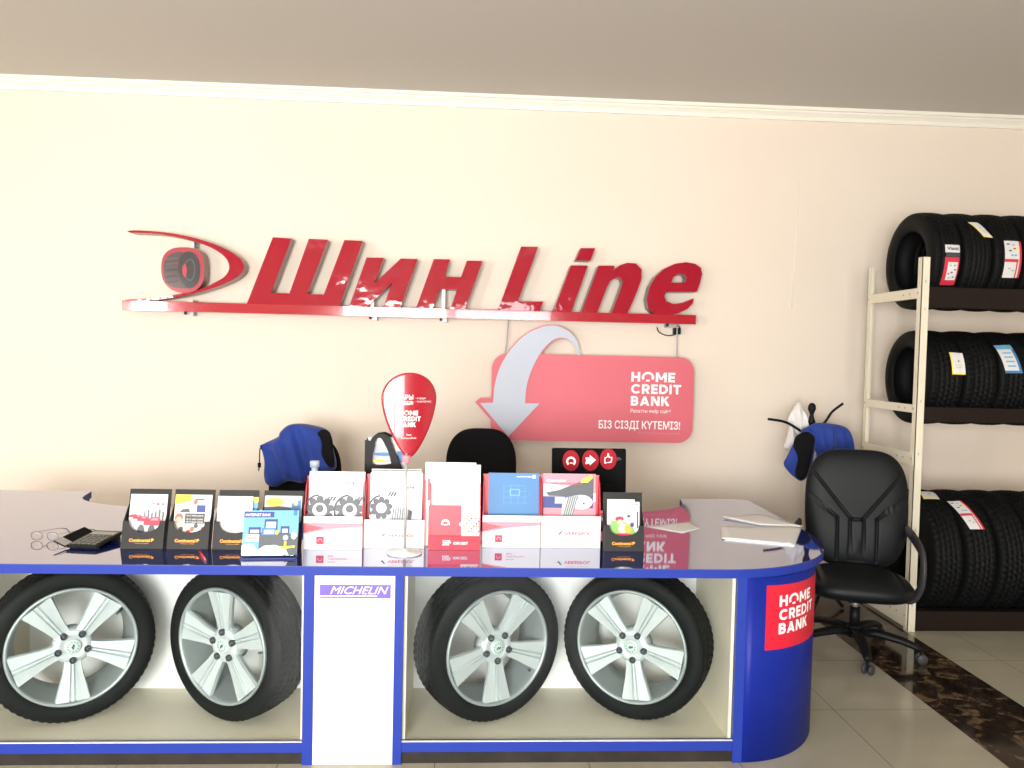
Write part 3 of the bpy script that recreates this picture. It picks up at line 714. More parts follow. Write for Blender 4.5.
def brochure(parent_t, L, label, draw, w=0.15, h=0.203, y=0.034, z=0.004, nm='brochure', dx=0.0, grp='brochures in the black holders', th=0.006):
    o = thing(nm, label, 'brochure', parent_t.location, parent_t.rotation_euler.z, grp)
    b = MB(); b.M = L @ Matrix.Translation((dx, 0, 0)); b.box(-w / 2, w / 2, y, y + th, z, z + h, M['paper']); b.obj('pages', o)
    b = MB(); b.M = L @ Matrix.Translation((dx - w / 2, y - 0.0002, z)); draw(b, w, h); b.obj('cover_print', o)
    return o
def cars(b, w, h):
    b.rc(M['cardw'], 0, w, 0, h)
    b.tx(M['pr_red'], 'PREMIUM', w * .58, w * .92, h * .78, h * .84, .02); b.tx(M['pr_lgrey'], 'каталог шин', w * .42, w * .6, h * .87, h * .895)
    random.seed(3)
    for k in range(16):
        u = w * (.40 + .034 * k); hh = h * (.05 + .10 * random.random()); b.rc(M['pr_lgrey'] if k % 3 else M['pr_grey'], u, min(w * .98, u + w * .03), h * .50, h * .60 + hh)
    for k, (cu, cv, s_) in enumerate(((.14, .585, .13), (.27, .555, .15), (.42, .52, .18), (.72, .47, .30))):
        c = (cu * w, cv * h); a = s_ * w
        b.pl([(c[0] - a, c[1] - a * .28), (c[0] + a * .95, c[1] - a * .36), (c[0] + a, c[1] + a * .05), (c[0] + a * .5, c[1] + a * .2), (c[0] + a * .25, c[1] + a * .42), (c[0] - a * .3, c[1] + a * .42), (c[0] - a * .6, c[1] + a * .12), (c[0] - a, c[1] + a * .02)], M['pr_red'])
        b.pl([(c[0] - a * .4, c[1] + a * .13), (c[0] + a * .35, c[1] + a * .13), (c[0] + a * .18, c[1] + a * .34), (c[0] - a * .2, c[1] + a * .34)], M['pr_pink'])
    b.el(M['pr_grey'], w * .36, h * .28, w * .09, h * .14); b.el(M['pr_grey'], w * .64, h * .28, w * .09, h * .14)
def collage(b, w, h):
    b.rc(M['cream'], 0, w * .86, 0, h); b.rc(M['cardw'], w * .86, w, 0, h)
    b.rc(M['cardw'], w * .4, w * .86, h * .75, h)
    b.pl([(0, h), (w * .42, h), (w * .44, h * .87), (0, h * .82)], M['yellow']); b.tx(M['orange'], 'КАТАЛОГ', w * .06, w * .36, h * .88, h * .93, .02)
    b.el(M['pr_brown'], w * .14, h * .56, w * .11, h * .08); b.el(M['pr_skin'], w * .14, h * .50, w * .08, h * .07); b.el(M['pr_brown'], w * .56, h * .86, w * .06, h * .05)
    b.rc(M['pr_dblue'], w * .60, w * .84, h * .66, h * .80); b.rc(M['pr_dark'], w * .55, w * .80, h * .90, h * .925)
    b.rc(M['pr_dark'], w * .30, w * .84, h * .44, h * .64)
    for z in (.58, .51, .46): b.tx(M['cream'], 'ЛЕТО ЗИМА ШИНЫ', w * .34, w * .8, h * z, h * (z + .028))
    for k in range(8): b.el((M['pr_brown'], M['pr_grey'], M['pr_skin'], M['pr_red'])[k % 4], w * (.12 + .1 * k), h * (.28 + .06 * (k % 3)), w * .06, h * .045)
    b.el(M['pr_lgrey'], w * .5, h * .20, w * .3, h * .05); b.pl([(w * .14, h * .66), (w * .44, h * .66), (w * .38, h * .74), (w * .22, h * .72)], M['pr_grey'])
def plain(b, w, h):
    b.rc(M['cardw'], 0, w, 0, h)
def yel(b, w, h):
    b.rc(M['cardw'], 0, w, 0, h); b.el(M['yellow'], w * .27, h * .88, w * .24, h * .085); b.tx(M['orange'], 'ШИНЫ', w * .12, w * .40, h * .86, h * .89)
    b.pl([(0, h * .7), (w, h * .66), (w * .9, h * .76), (w * .4, h * .80), (0, h * .78)], M['pr_grey'])
    b.pl([(w * .7, h * .55), (w * .98, h * .5), (w * .98, h * .93), (w * .74, h * .86)], M['pr_blue']); b.el(M['pr_skin'], w * .84, h * .86, w * .06, h * .05)
    b.tx(M['pr_dark'], 'КАТАЛОГ', w * .66, w * .96, h * .94, h * .965, .02)
def farm(b, w, h):
    b.rc(M['cardw'], 0, w, 0, h); b.tx(M['pr_red'], 'ПУТЕШЕСТВИЯ', w * .04, w * .95, h * .93, h * .965, .02)
    b.pl([(0, h * .3), (w * .9, h * .3), (w * .75, h * .5), (w * .3, h * .62), (0, h * .6)], M['pr_green'])
    b.el(M['pr_red'], w * .3, h * .64, w * .15, h * .055); b.el(M['pr_skin'], w * .32, h * .57, w * .10, h * .06); b.el(M['cardw'], w * .42, h * .44, w * .16, h * .10)
    b.el(M['orange'], w * .58, h * .44, w * .12, h * .08); b.el(M['pr_red'], w * .45, h * .30, w * .3, h * .04)
    b.el(M['pr_dblue'], w * .62, h * .70, w * .06, h * .03); b.rc(M['pr_dark'], w * .9, w * .95, h * .45, h * .8); b.el(M['pr_dblue'], w * .74, h * .52, w * .07, h * .05)

# four leaning holders on the left, one by the bank reflection
hx = [(119.8, 162.3), (166.6, 208), (212.5, 253.5), (259, 300)]
hl = ['black card brochure holder furthest left, next to the calculator', 'black card brochure holder second from the left, red pen at its foot',
      'black card brochure holder with a blank white sheet', 'black card brochure holder half hidden behind the blue leaflet']
hb = [('catalogue with row of red cars on white cover in the leftmost holder', cars), ('collage cover catalogue with yellow corner and brown pictures', collage),
      ('blank white brochure in the third black holder', plain), ('catalogue with yellow oval badge behind the blue leaflet', yel)]
for (a, c), l, (bl_, fn) in zip(hx, hl, hb):
    p = at((a + c) / 2, 549.3, Z=CT); t, L = pocket_holder('', p.x, 3.345, R(0), l, w=at(c, 549.3, Y=3.345).x - at(a, 549.3, Y=3.345).x)
    if fn is plain:
        brochure(t, L, 'blue and yellow edged leaflet behind the blank white brochure', lambda b, w, h: (b.rc(M['pr_lblue'], 0, w, 0, h), b.rc(M['yellow'], w * .7, w, h * .9, h), b.rc(M['pr_blue'], w * .8, w, h * .55, h * .78)), h=0.196, y=0.037, dx=0.012, th=0.003, w=0.14)
        brochure(t, L, bl_, fn, y=0.024, h=0.201, w=0.142, dx=-0.008)
    else: brochure(t, L, bl_, fn, w=0.148 if fn is not yel else 0.152)
p = at(623.2, 550.5, Z=CT); t, L = pocket_holder('', p.x, 3.375, 0, 'black card brochure holder furthest right, beside the white leaflet boxes', w=0.168, h=0.238, lean=R(6))
brochure(t, L, 'white leaflet peeping out behind the farm picture booklet', plain, w=0.118, h=0.206, y=0.037, dx=-0.008, th=0.003)
brochure(t, L, 'booklet with red hat and green field picture in the rightmost black holder', farm, w=0.122, h=0.198, y=0.024, dx=0.008)

# blue leaflet on a small clear stand in front
p = at(268, 558.5, Z=CT); ls_ = thing('leaflet_stand', 'small clear easel stand holding the blue leaflet', 'stand', (p.x, 3.205, Z0), R(4))
b = MB(); b.box(-0.105, 0.108, -0.01, 0.05, 0, 0.004, M['pr_dblue'], .001); b.obj('foot_plate', ls_)
b = MB(); b.M = Matrix.Translation((0, 0.02, 0)) @ Matrix.Rotation(-R(20), 4, 'X'); b.box(-0.10, 0.10, 0.006, 0.009, 0.006, 0.16, M['clear']); b.box(-0.10, 0.10, -0.014, 0.006, 0.006, 0.009, M['clear']); b.box(-0.10, 0.06, -0.016, -0.014, 0.006, 0.024, M['cardw']); b.obj('easel', ls_)
lf = thing('leaflet', 'blue leaflet with pictures of screens on the small clear stand', 'leaflet', ls_.location, R(4))
b = MB(); b.M = Matrix.Translation((0, 0.02, 0)) @ Matrix.Rotation(-R(20), 4, 'X'); b.box(-0.104, 0.108, 0.0, 0.005, 0.0105, 0.185, M['paper']); b.obj('pages', lf)
b = MB(); b.M = Matrix.Translation((0, 0.02, 0)) @ Matrix.Rotation(-R(20), 4, 'X') @ Matrix.Translation((-0.104, -0.0002, 0.0105)); w, h = 0.212, 0.1745
b.rc(M['pr_lblue'], 0, w, 0, h); b.rc(M['pr_dblue'], 0, w * .55, h * .84, h * .97); b.tx(M['txtw'], 'ИНТЕРНЕТ БАНК', w * .03, w * .48, h * .87, h * .93, .02)
b.rc(M['pr_blue'], w * .9, w * .97, h * .88, h)
b.pl([(w * .3, 0), (w, 0), (w, h * .40), (w * .8, h * .5), (w * .3, h * .5)], M['pr_grey'])
for u0, u1, z0_, z1_ in ((.38, .62, .55, .80), (.10, .32, .46, .62), (.68, .84, .46, .64)):
    b.rc(M['pr_dblue'], w * u0, w * u1, h * z0_, h * z1_); b.rc(M['cardw'], w * (u0 + .03), w * (u1 - .03), h * (z0_ + .03), h * (z1_ - .06))
b.rc(M['pr_blue'], w * .34, w * .60, h * .44, h * .60); b.rc(M['pr_lgrey'], w * .38, w * .57, h * .46, h * .56)
b.rc(M['cardw'], w * .05, w * .3, h * .3, h * .46); b.rc(M['pr_brown'], w * .07, w * .24, h * .36, h * .39); b.el(M['pr_lgrey'], w * .78, h * .38, w * .05, h * .06)
b.pl([(0, 0), (0, h * .22), (w * .2, h * .25), (w * .28, h * .1), (w * .4, h * .2), (w * .6, h * .22), (w * .8, h * .12), (w * .85, 0)], M['cardw'])
b.rc(M['yellow'], w * .76, w * .80, h * .14, h * .30); b.pl([(w * .7, h * .12), (w * .96, h * .16), (w * .96, h * .2), (w * .7, h * .18)], M['yellow']); b.el(M['yellow'], w * .62, h * .5, w * .03, h * .05); b.el(M['cardw'], w * .93, h * .42, w * .05, h * .08)
b.obj('cover_print', lf)
# red pen between the second and third holders
b = MB(); p0 = at(199.5, 551.5, Z=CT + .005); p1 = at(206, 560.5, Z=CT + .005)
pn = thing('pen', 'small red pen lying on the counter by the black holders', 'pen', ((p0.x + p1.x) / 2, (p0.y + p1.y) / 2, Z0))
po = Vector(pn.location); d_ = (p1 - p0).normalized()
b.tube([p0 - po, p0.lerp(p1, .75) - po], 0.0048, M['pr_red'], 8); b.obj('barrel', pn)
b = MB(); b.tube([p0.lerp(p1, .76) - po, p1 - po], [0.0046, 0.0012], M['pr_pink'], 8); b.obj('tip', pn)

# white leaflet boxes with red backs
def leaflet_box(px0, px1, py, Yf, label, hf, hb_, front_fn, left_extra=0.0, catg='leaflet box', right_extra=0.0, redside=True, fm='cardw'):
    a, c = at(px0, py, Y=Yf), at(px1, py, Y=Yf); w = c.x - a.x; xm = (a.x + c.x) / 2
    t = thing('leaflet_box', label, catg, (xm, Yf, Z0), 0, 'leaflet boxes in a row on the counter')
    d = 0.07
    b = MB(); b.box(-w / 2 + .0008, w / 2 - .0008, 0, 0.003, 0, hf, M[fm]); f = b.obj('front_wall', t)
    b = MB(); b.box(-w / 2 + .0008, w / 2 - .0008, 0.0032, d, 0, 0.003, M[fm])
    for sx in (-w / 2 + .0008, w / 2 - .0038): b.loft([[(sx + q_, 0.0032, 0), (sx + q_, d, 0), (sx + q_, d, hb_ * .97), (sx + q_, d - 0.03, hb_ * .9), (sx + q_, 0.0032, hf)] for q_ in (0, .003)], M['redcard'] if redside else M[fm], smooth=False)
    b.obj('side_walls', t)
    b = MB(); b.box(-w / 2 - left_extra + .0008, w / 2 + right_extra - .0008, d + .0002, d + .004, 0, hb_, M['redlight']); b.obj('back_wall', t)
    b = MB(); b.M = Matrix.Translation((-w / 2, -0.0002, 0)); front_fn(b, w, hf); b.obj('front_print', f)
    return t, w
def in_box(t, label, w, h, y, dx, draw, lean=R(7), nm='catalogue', th=0.01, grp='printed catalogues in the leaflet boxes', z=0.0035):
    L = Matrix.Translation((0, y, 0)) @ Matrix.Rotation(-lean, 4, 'X')
    o = thing(nm, label, 'catalogue', t.location, 0, grp)
    b = MB(); b.M = L @ Matrix.Translation((dx, 0, 0)); b.box(-w / 2, w / 2, 0, th, z, z + h, M['paper']); b.obj('pages', o)
    b = MB(); b.M = L @ Matrix.Translation((dx - w / 2, -0.0002, z)); draw(b, w, h); b.obj('cover_print', o)
def front_a(b, w, h):
    b.rc(M['cardw'], 0, w, 0, h); b.rc(M['cream'], 0, w, h * .80, h * .99)
    b.pl([(0, h * .48), (w * .5, h * .63), (w, h * .70), (w, h * .80), (0, h * .80)], M['pr_pink']); b.pl([(0, h * .5), (w * .35, h * .65), (0, h * .78)], M['redlight'])
    sq(b, w * .22, h * .17, h * .22)
    for k in range(3): b.tx(M['pr_red'], ('Home', 'Credit and Finance', 'Bank')[k], w * .42, w * (.55, .74, .52)[k], h * (.34 - .09 * k), h * (.385 - .09 * k))
def sq(b, u, v, s_):
    b.rc(M['pr_red'], u, u + s_, v, v + s_); b.ring(M['pr_pink'], u + s_ * .5, v + s_ * .45, s_ * .32, s_ * .18, -30, 210, 16)
def front_b(b, w, h):
    b.rc(M['cardw'], 0, w, 0, h)
    b.pl([(w * .28, h * .46), (w * .31, h * .40), (w * .37, h * .54), (w * .33, h * .52), (w * .31, h * .46)], M['pr_dark']); b.tx(M['pr_red'], 'VERESPOL', w * .40, w * .84, h * .40, h * .50, .02)
    b.tx(M['pr_lgrey'], 'шины и диски', w * .42, w * .8, h * .56, h * .60)
def gears(b, w, h):
    b.rc(M['cardw'], 0, w, 0, h)
    b.tx(M['pr_dark'], 'ШИНЫ', w * .60, w * .84, h * .83, h * .88, .03); b.tx(M['pr_blue'], 'ЛЕТНИЕ', w * .50, w * .84, h * .765, h * .805); b.tx(M['pr_grey'], 'КАТАЛОГ', w * .22, w * .50, h * .84, h * .87)
    for c_ in (.16, .70):
        cu, cv = w * (c_ + .04), h * .37
        for k in range(9):
            a = R(50 + k * 40); b.el(M['pr_grey'], cu + w * .20 * math.cos(a), cv + w * .20 * math.sin(a) + h * .12, w * .062, w * .062)
        b.ring(M['pr_grey'], cu, cv + h * .12, w * .19, w * .13)
        b.ring(M['pr_dark'], cu, cv + h * .12, w * .29, w * .255, 95, 215)
        b.el(M['pr_grey'], cu, cv + h * .14, w * .07, w * .07)
        for k in range(3): b.pl([(cu + w * (.10 + .06 * k), cv + h * .24), (cu + w * (.14 + .06 * k), cv + h * .24), (cu + w * (.20 + .05 * k), cv + h * .30), (cu + w * (.16 + .05 * k), cv + h * .30)], M['pr_grey'])
def gears2(b, w, h):
    b.rc(M['cardw'], 0, w, 0, h)
    b.tx(M['pr_dark'], 'ШИНЫ', w * .63, w * .87, h * .78, h * .83, .03); b.tx(M['pr_blue'], 'ЛЕТНИЕ', w * .6, w * .87, h * .715, h * .755); b.tx(M['pr_lgrey'], 'каталог', w * .25, w * .45, h * .74, h * .77)
    cu, cv = w * .22, h * .52
    for k in range(9):
        a = R(50 + k * 40); b.el(M['pr_grey'], cu + w * .16 * math.cos(a), cv + w * .16 * math.sin(a), w * .055, w * .055)
    b.ring(M['pr_dark'], cu, cv, w * .25, w * .215, 95, 215); b.ring(M['pr_grey'], cu, cv, w * .16, w * .1)
    for k in range(3): b.pl([(cu + w * (.10 + .06 * k), cv + h * .16), (cu + w * (.14 + .06 * k), cv + h * .16), (cu + w * (.20 + .05 * k), cv + h * .22), (cu + w * (.16 + .05 * k), cv + h * .22)], M['pr_grey'])
    b.pl([(w * .38, h * .18), (w * .38, h * .40), (w * .45, h * .52), (w * .68, h * .54), (w * .78, h * .50), (w * .72, h * .3), (w * .74, h * .14)], M['pr_lgrey'])
    for k in range(6): b.pl([(w * (.40 + .05 * k), h * .16), (w * (.415 + .05 * k), h * .16), (w * (.47 + .045 * k), h * .52), (w * (.455 + .045 * k), h * .52)], M['pr_grey'])
    b.pl([(w * .70, h * .2), (w * .74, h * .5), (w * .82, h * .48), (w * .78, h * .3)], M['pr_dark'])
def blueprint(b, w, h):
    b.rc(M['pr_blue'], 0, w, 0, h); h0 = h; b.M = b.M @ Matrix.Translation((0, 0, h * .42)); h = h * .58; b.tx(M['txtw'], 'АККУМУЛЯТОРЫ', w * .55, w * .85, h * .90, h * .93, .02); b.rc(M['txtw'], w * .87, w * .93, h * .88, h * .96)
    for k in range(4): b.rc(M['pr_lblue'], w * (.30 + .02 * k), w * (.78 - .03 * k), h * (.28 + .14 * k), h * (.285 + .14 * k))
    for k in range(4): b.rc(M['pr_lblue'], w * (.30 + .14 * k), w * (.305 + .14 * k), h * .28, h * .72)
    b.rc(M['pr_lblue'], w * .42, w * .62, h * .46, h * .62); b.rc(M['pr_blue'], w * .44, w * .60, h * .48, h * .60)
def tyremag(b, w, h):
    b.rc(M['cardw'], 0, w, 0, h); b.M = b.M @ Matrix.Translation((0, 0, h * .40)); h = h * .60
    b.rc(M['pr_pink'], 0, w, 0, h); b.pl([(0, h * .35), (w, h * .35), (w, h * .55), (w * .5, h * .72), (0, h * .76)], M['cardw'])
    b.pl([(w * .3, h * .62), (w * .96, h * .95), (w * .96, h * .45), (w * .1, h * .48), (w * .05, h * .56)], M['pr_grey'])
    b.pl([(w * .70, h * .80), (w * .78, h * .90), (w * .92, h * .97), (w * .95, h * .92), (w * .85, h * .80)], M['yellow'])
    b.tx(M['txtw'], 'Сезон', w * .06, w * .42, h * .80, h * .87, .03); b.tx(M['pr_red'], 'ДЛЯ АВТОМОБИЛЯ', w * .16, w * .74, h * .74, h * .79, .02)
    b.rc(M['pr_dblue'], 0, w * .95, h * .20, h * .47); b.rc(M['pr_lgrey'], w * .22, w * .42, h * .30, h * .46)
    b.el(M['cardw'], w * .72, h * .34, w * .22, h * .17); b.pl([(w * .34, 0), (w * .36, h * .3), (w * .44, h * .45), (w * .62, h * .50), (w * .74, h * .49), (w * .64, h * .38), (w * .58, h * .2), (w * .58, 0)], M['pr_lgrey'])
    for k in range(5): b.pl([(w * (.38 + .04 * k), 0), (w * (.395 + .04 * k), 0), (w * (.50 + .04 * k), h * .48), (w * (.485 + .04 * k), h * .48)], M['pr_grey'])
    b.pl([(w * .74, h * .32), (w * .80, h * .34), (w * .78, h * .27)], M['pr_dark'])

t, w = leaflet_box(303.2, 362, 550, 3.36, 'white leaflet box with pink wedge, furthest left of the row', 0.138, 0.292, front_a, 0.0)
in_box(t, 'tall white catalogue with two grey cog drawings, leftmost box', w * .955, 0.312, 0.025, 0.006, gears)
t, w = leaflet_box(363.5, 424, 549, 3.392, 'white leaflet box standing behind the balloon stand', 0.120, 0.30, front_b, 0.0)
in_box(t, 'white catalogue with cog and grey tyre drawing behind the balloon pole', w * .87, 0.305, 0.025, 0.002, gears2)
in_box(t, 'thin dark-edged folder at the back of the box behind the balloon stand', w * .84, 0.318, 0.045, 0.000, lambda b, w, h: (b.rc(M['cardw'], 0, w, 0, h), b.rc(M['pr_dark'], w * .0, w, h * .975, h * .99)), nm='folder', th=0.004, grp='papers behind catalogues')
t, w = leaflet_box(428.5, 480, 548.5, 3.372, 'red leaflet box with white bank lettering, in the middle of the row', 0.058, 0.285, lambda b, w, h: (b.rc(M['redcard'], 0, w, 0, h), hcb(b, M['txtw'], w * .27, h * .36, w * .17, h * .36), b.tx(M['txtw'], 'HOME CREDIT', w * .48, w * .76, h * .42, h * .62, .02)), 0.012, fm='redcard')
in_box(t, 'tall blank white sheet pad behind the red leaflet', w * .985, 0.345, 0.045, -.001, plain, lean=R(3), nm='sheet_pad', grp='papers in the red box')
in_box(t, 'crumpled grey sheet leaning behind the blank white pad', w * 1.0, 0.352, 0.0605, -0.022, plain, lean=R(3), nm='sheet', th=0.002, grp='papers in the red box')
in_box(t, 'white card with a small coloured mosaic print beside the red leaflet', w * .40, 0.178, 0.021, 0.064, lambda b, w, h: (b.rc(M['cardw'], 0, w, 0, h), [b.el((M['pr_pink'], M['orange'], M['violet'], M['pr_lgrey'])[(i * 3 + j) % 4], w * (.2 + .12 * i), h * (.40 + .06 * j), w * .05, h * .026, seg=6) for i in range(7) for j in range(6)]), nm='card', grp='papers in the red box', th=0.004, lean=R(4))
in_box(t, 'red leaflet with white arch symbol in the middle box', w * .64, 0.178, 0.012, -0.042, lambda b, w, h: (b.rc(M['redcard'], 0, w, 0, h), b.ring(M['txtw'], w * .52, h * .58, w * .13, w * .075, -20, 200), b.rc(M['txtw'], w * .46, w * .58, h * .545, h * .565), b.el(M['txtw'], w * .99, h * .57, w * .05, h * .04)), nm='leaflet', grp='papers in the red box', th=0.004, lean=R(4))
t, w = leaflet_box(482, 539.8, 550, 3.425, 'white leaflet box with faint pink band, right of the red box', 0.137, 0.302, front_a)
in_box(t, 'blue catalogue with pale technical drawing beside the red box', w * .885, 0.306, 0.03, 0.010, blueprint, nm='catalogue')
t, w = leaflet_box(540.4, 600, 550, 3.43, 'plain white leaflet box furthest right of the row', 0.136, 0.302, front_b)
in_box(t, 'pink and grey magazine with large tyre picture in the rightmost box', w * .89, 0.306, 0.03, -0.002, tyremag, nm='magazine')

# balloon sign on a stand
p = at(405, 552, Z=CT); bx = p.x; by = 3.312
bal = thing('balloon_sign', 'red teardrop balloon sign on thin white pole with round base', 'table sign', (bx, by, Z0))
b = MB(); b.lathe([(0.0005, 0.0), (0.069, 0.0), (0.071, 0.003), (0.069, 0.006), (0.010, 0.009), (0.006, 0.02), (0.0005, 0.02)], M['white'], 48); b.obj('base', bal)
b = MB(); b.tube([(0, 0, 0.018), (0.002, 0, 0.2), (0.0, 0, 0.41)], 0.0055, M['steel'], 12); b.obj('pole', bal)
b = MB(); b.lathe([(0.008, 0.368), (0.014, 0.372), (0.019, 0.397), (0.017, 0.4), (0.0005, 0.4)], M['pr_pink'], 20); b.obj('collar', bal)
# gently curved teardrop shell
b = MB(); zt, zb_, hw = 0.735, 0.392, 0.107
ol = []
for k in range(72):
    a = 2 * PI * k / 72; zz = math.cos(a)
    wv = math.sin(a) * (1.0 if zz > 0 else (1 - .42 * (-zz) ** 1.4)); 
    ol.append((hw * wv, (zt - hw) + (hw * zz if zz > 0 else (zt - hw - zb_) * zz)))
cxp, czp = 0, zt - hw
def bend(x): return 0.55 * x * x / 0.107 * 1.0
xoff = 0.012; Rb = 0.30; T0 = 0.075
def BP(x, z, w=0): 
    th = (x * 1.08 + T0) / Rb; return (xoff - T0 + Rb * math.sin(th), -0.010 + Rb * (1 - math.cos(th)) - w, z)
for off, rev in ((0.0, 1), (-0.004, 0)):
    prev = None
    for r_ in range(0, 13):
        ring = [b.v(BP(x * r_ / 12, czp + (z - czp) * r_ / 12, off)) for x, z in ol] if r_ else [b.v(BP(0, czp, off))]
        if prev:
            for i in range(72):
                j = (i + 1) % 72
                b.face([prev[0], ring[i], ring[j]] if len(prev) == 1 else [prev[i], ring[i], ring[j], prev[j]], M['redgloss'], True)
        prev = ring
    if rev: fr0 = prev
    else:
        for i in range(72): j = (i + 1) % 72; b.face([fr0[i], fr0[j], prev[j], prev[i]], M['white'])
bo = b.obj('balloon', bal)
mw = M['txtw']
def on_balloon(nm, fn):
    lg = MB(); fn(lg)
    for v_ in lg.bm.verts: v_.co = Vector(BP(v_.co.x, v_.co.z, 0.0008 - v_.co.y * .3))
    lg.obj(nm, bo)
on_balloon('slogan', lambda g: (g.tx(mw, 'ТОВАРЫ', -0.078, 0.012, 0.626, 0.646, .015), g.tx(mw, 'ДЛЯ ТЕБЯ!', -0.078, 0.012, 0.601, 0.620, .015)))
on_balloon('offer_text', lambda g: (g.tx(mw, '• в кредит', 0.022, 0.062, 0.626, 0.634), g.tx(mw, '• в рассрочку', 0.022, 0.084, 0.613, 0.621)))
on_balloon('bank_name', lambda g: hcb(g, mw, -0.040, 0.515, 0.082, 0.066))
on_balloon('small_print', lambda g: (g.tx(mw, 'банк', -0.012, 0.008, 0.480, 0.487), g.tx(mw, 'homecredit.kz', -0.030, 0.026, 0.467, 0.474)))

# clear bottle behind the left box
p = at(314, 520, Y=3.62)
bt = thing('bottle', 'clear plastic bottle with clear cap behind the white leaflet box', 'bottle', (p.x, 3.62, Z0))
b = MB(); b.lathe([(0.0005, 0.0), (0.03, 0.0), (0.036, 0.008), (0.036, 0.20), (0.034, 0.22), (0.022, 0.27), (0.014, 0.285), (0.0135, 0.30)], M['bottlep'], 28); b.obj('body', bt)
b = MB(); b.lathe([(0.0005, 0.330), (0.019, 0.330), (0.021, 0.326), (0.021, 0.303), (0.0139, 0.303), (0.0139, 0.295)], M['bottlep'], 28); b.obj('cap', bt)

# black magazine file with a large rounded triangular opening
mo = at(384, 433, Y=3.66)
mf = thing('magazine_file', 'black plastic file box with rounded triangular opening behind the boxes', 'file box', (mo.x, 3.66, Z0))
H_ = at(384, 433, Y=3.66).z - Z0; xl, xr = at(365.5, 470, Y=3.66).x - mo.x, at(403, 470, Y=3.66).x - mo.x
P_ = [(xl, 0), (xr + .02, 0), (xr + .02, H_ - .19), (xr, H_ - .155), (xr - .045, H_ - .06), (0.028, H_ - .012), (0.0, H_), (-0.03, H_ - .005), (-0.05, H_ - .02), (-.055, H_ - .035), (xl, H_ - .03)]
P2_ = [(-.045, H_ - .145), (.03, H_ - .145), (.035, H_ - .13), (.022, H_ - .085), (-0.005, H_ - .035), (-0.018, H_ - .028), (-.03, H_ - .035), (-.04, H_ - .07)]
P2_ = [(x, z + .01) for x, z in P2_]
H2 = [(x * 1.0, z) for x, z in [(-.06, .05), (.07, .05), (.055, H_ - .19), (.04, H_ - .165), (-.04, H_ - .165), (-.055, H_ - .19)]]
plate('side_panel', [P_, [tuple(v) for v in cat(P2_, 4)], H2], -0.03, 0.006, M['black'], M['black'], mf, bevel=0.001)
plate('side_panel', [P_, [tuple(v) for v in cat(P2_, 4)], H2], 0.045, 0.006, M['black'], M['black'], mf, bevel=0.001)
b = MB(); b.box(xl, xl + .005, -.0225, .0435, 0, H_ - .035, M['black']); b.box(xl + .005, xr + .02, -.0225, .0435, 0, .004, M['black']); b.obj('spine', mf)
dc = thing('document', 'bundle of white papers with blue and yellow print inside the black file', 'papers', (mo.x, 3.66, Z0))
b = MB(); b.box(xl + .01, xr + .018, 0.0, 0.02, 0.006, H_ - .02, M['paper']); b.obj('sheets', dc)
b = MB(); b.M = Matrix.Translation((0, -0.0005, 0)); b.rc(M['pr_lgrey'], -.06, .05, H_ - .13, H_ - .05); b.el(M['pr_blue'], .0, H_ - .095, .045, .008); b.el(M['yellow'], -.02, H_ - .125, .03, .007); b.rc(M['pr_blue'], .06, .1, H_ - .13, H_ - .08); b.obj('print', dc)

# monitor seen from behind
a, c = at(553, 453, Y=3.92), at(626.5, 447, Y=3.86)
mon = thing('monitor', 'back of a black computer monitor with three round red stickers', 'monitor', ((a.x + c.x) / 2 + .004, 3.89, Z0))
yw = math.atan2(c.y - a.y, c.x - a.x); mon.rotation_euler.z = -R(8)
mw_, mz1 = 0.355, 1.146 - Z0; mz0 = 0.075
b = MB(); b.M = Matrix.Rotation(R(-1.2), 4, 'Y')
b.box(-mw_ / 2, mw_ / 2, -0.012, 0.02, mz0, mz1, M['blackm'], 0.006); b.box(-mw_ / 2 + .04, mw_ / 2 - .04, -0.03, -0.012, mz0 + .04, mz1 - .16, M['blackm'], 0.008); hs = b.obj('housing', mon)
b = MB(); b.M = Matrix.Rotation(R(-1.2), 4, 'Y'); b.box(-mw_ / 2 + .015, mw_ / 2 - .015, 0.0202, 0.0212, mz0 + .02, mz1 - .015, M['lcd']); b.obj('screen', mon)
b = MB(); b.tube([(0, -0.005, 0.005), (0, -0.01, 0.14)], 0.022, M['black'], 12, sx=1.6); b.obj('neck', mon)
b = MB(); b.lathe([(0.0005, 0.012), (0.04, 0.012), (0.115, 0.006), (0.12, 0.003), (0.12, 0), (0.0005, 0)], M['black'], 36); b.obj('foot', mon)
for k, (uu, vz) in enumerate(((-0.085, -0.062), (0.008, -0.060), (0.093, -0.052))):
    b = MB(); b.M = Matrix.Rotation(R(-1.2), 4, 'Y') @ Matrix.Translation((uu, -0.0124, mz1 + vz + .004)); b.el(M['stred'], 0, 0, 0.040, 0.0505, seg=40)
    if k == 0: b.ring(M['txtw'], 0, -.004, 0.023, 0.014, -50, 230); b.rc(M['txtw'], -.006, .008, -.014, -.009)
    elif k == 1: b.pl([(-.025, -.018), (-.004, -.014), (-.003, -.024), (.026, .003), (-.003, .026), (-.004, .014), (-.025, .014), (-.020, .002)], M['txtw'])
    else:
        b.pl([(-.018, -.022), (-.018, .008), (-.011, .008), (-.006, .013), (-.003, .028), (.003, .027), (.005, .010), (.018, .010), (.019, .003), (.016, -.016), (.004, -.019), (-.010, -.018), (-.010, -.022)], M['txtw'])
        b.pl([(-.014, -.016), (-.014, .004), (-.009, .004), (-.003, .010), (-.001, .018), (.001, .018), (.001, .006), (.014, .006), (.012, -.012), (.0, -.015)], M['stred'])
    b.obj('sticker', hs)
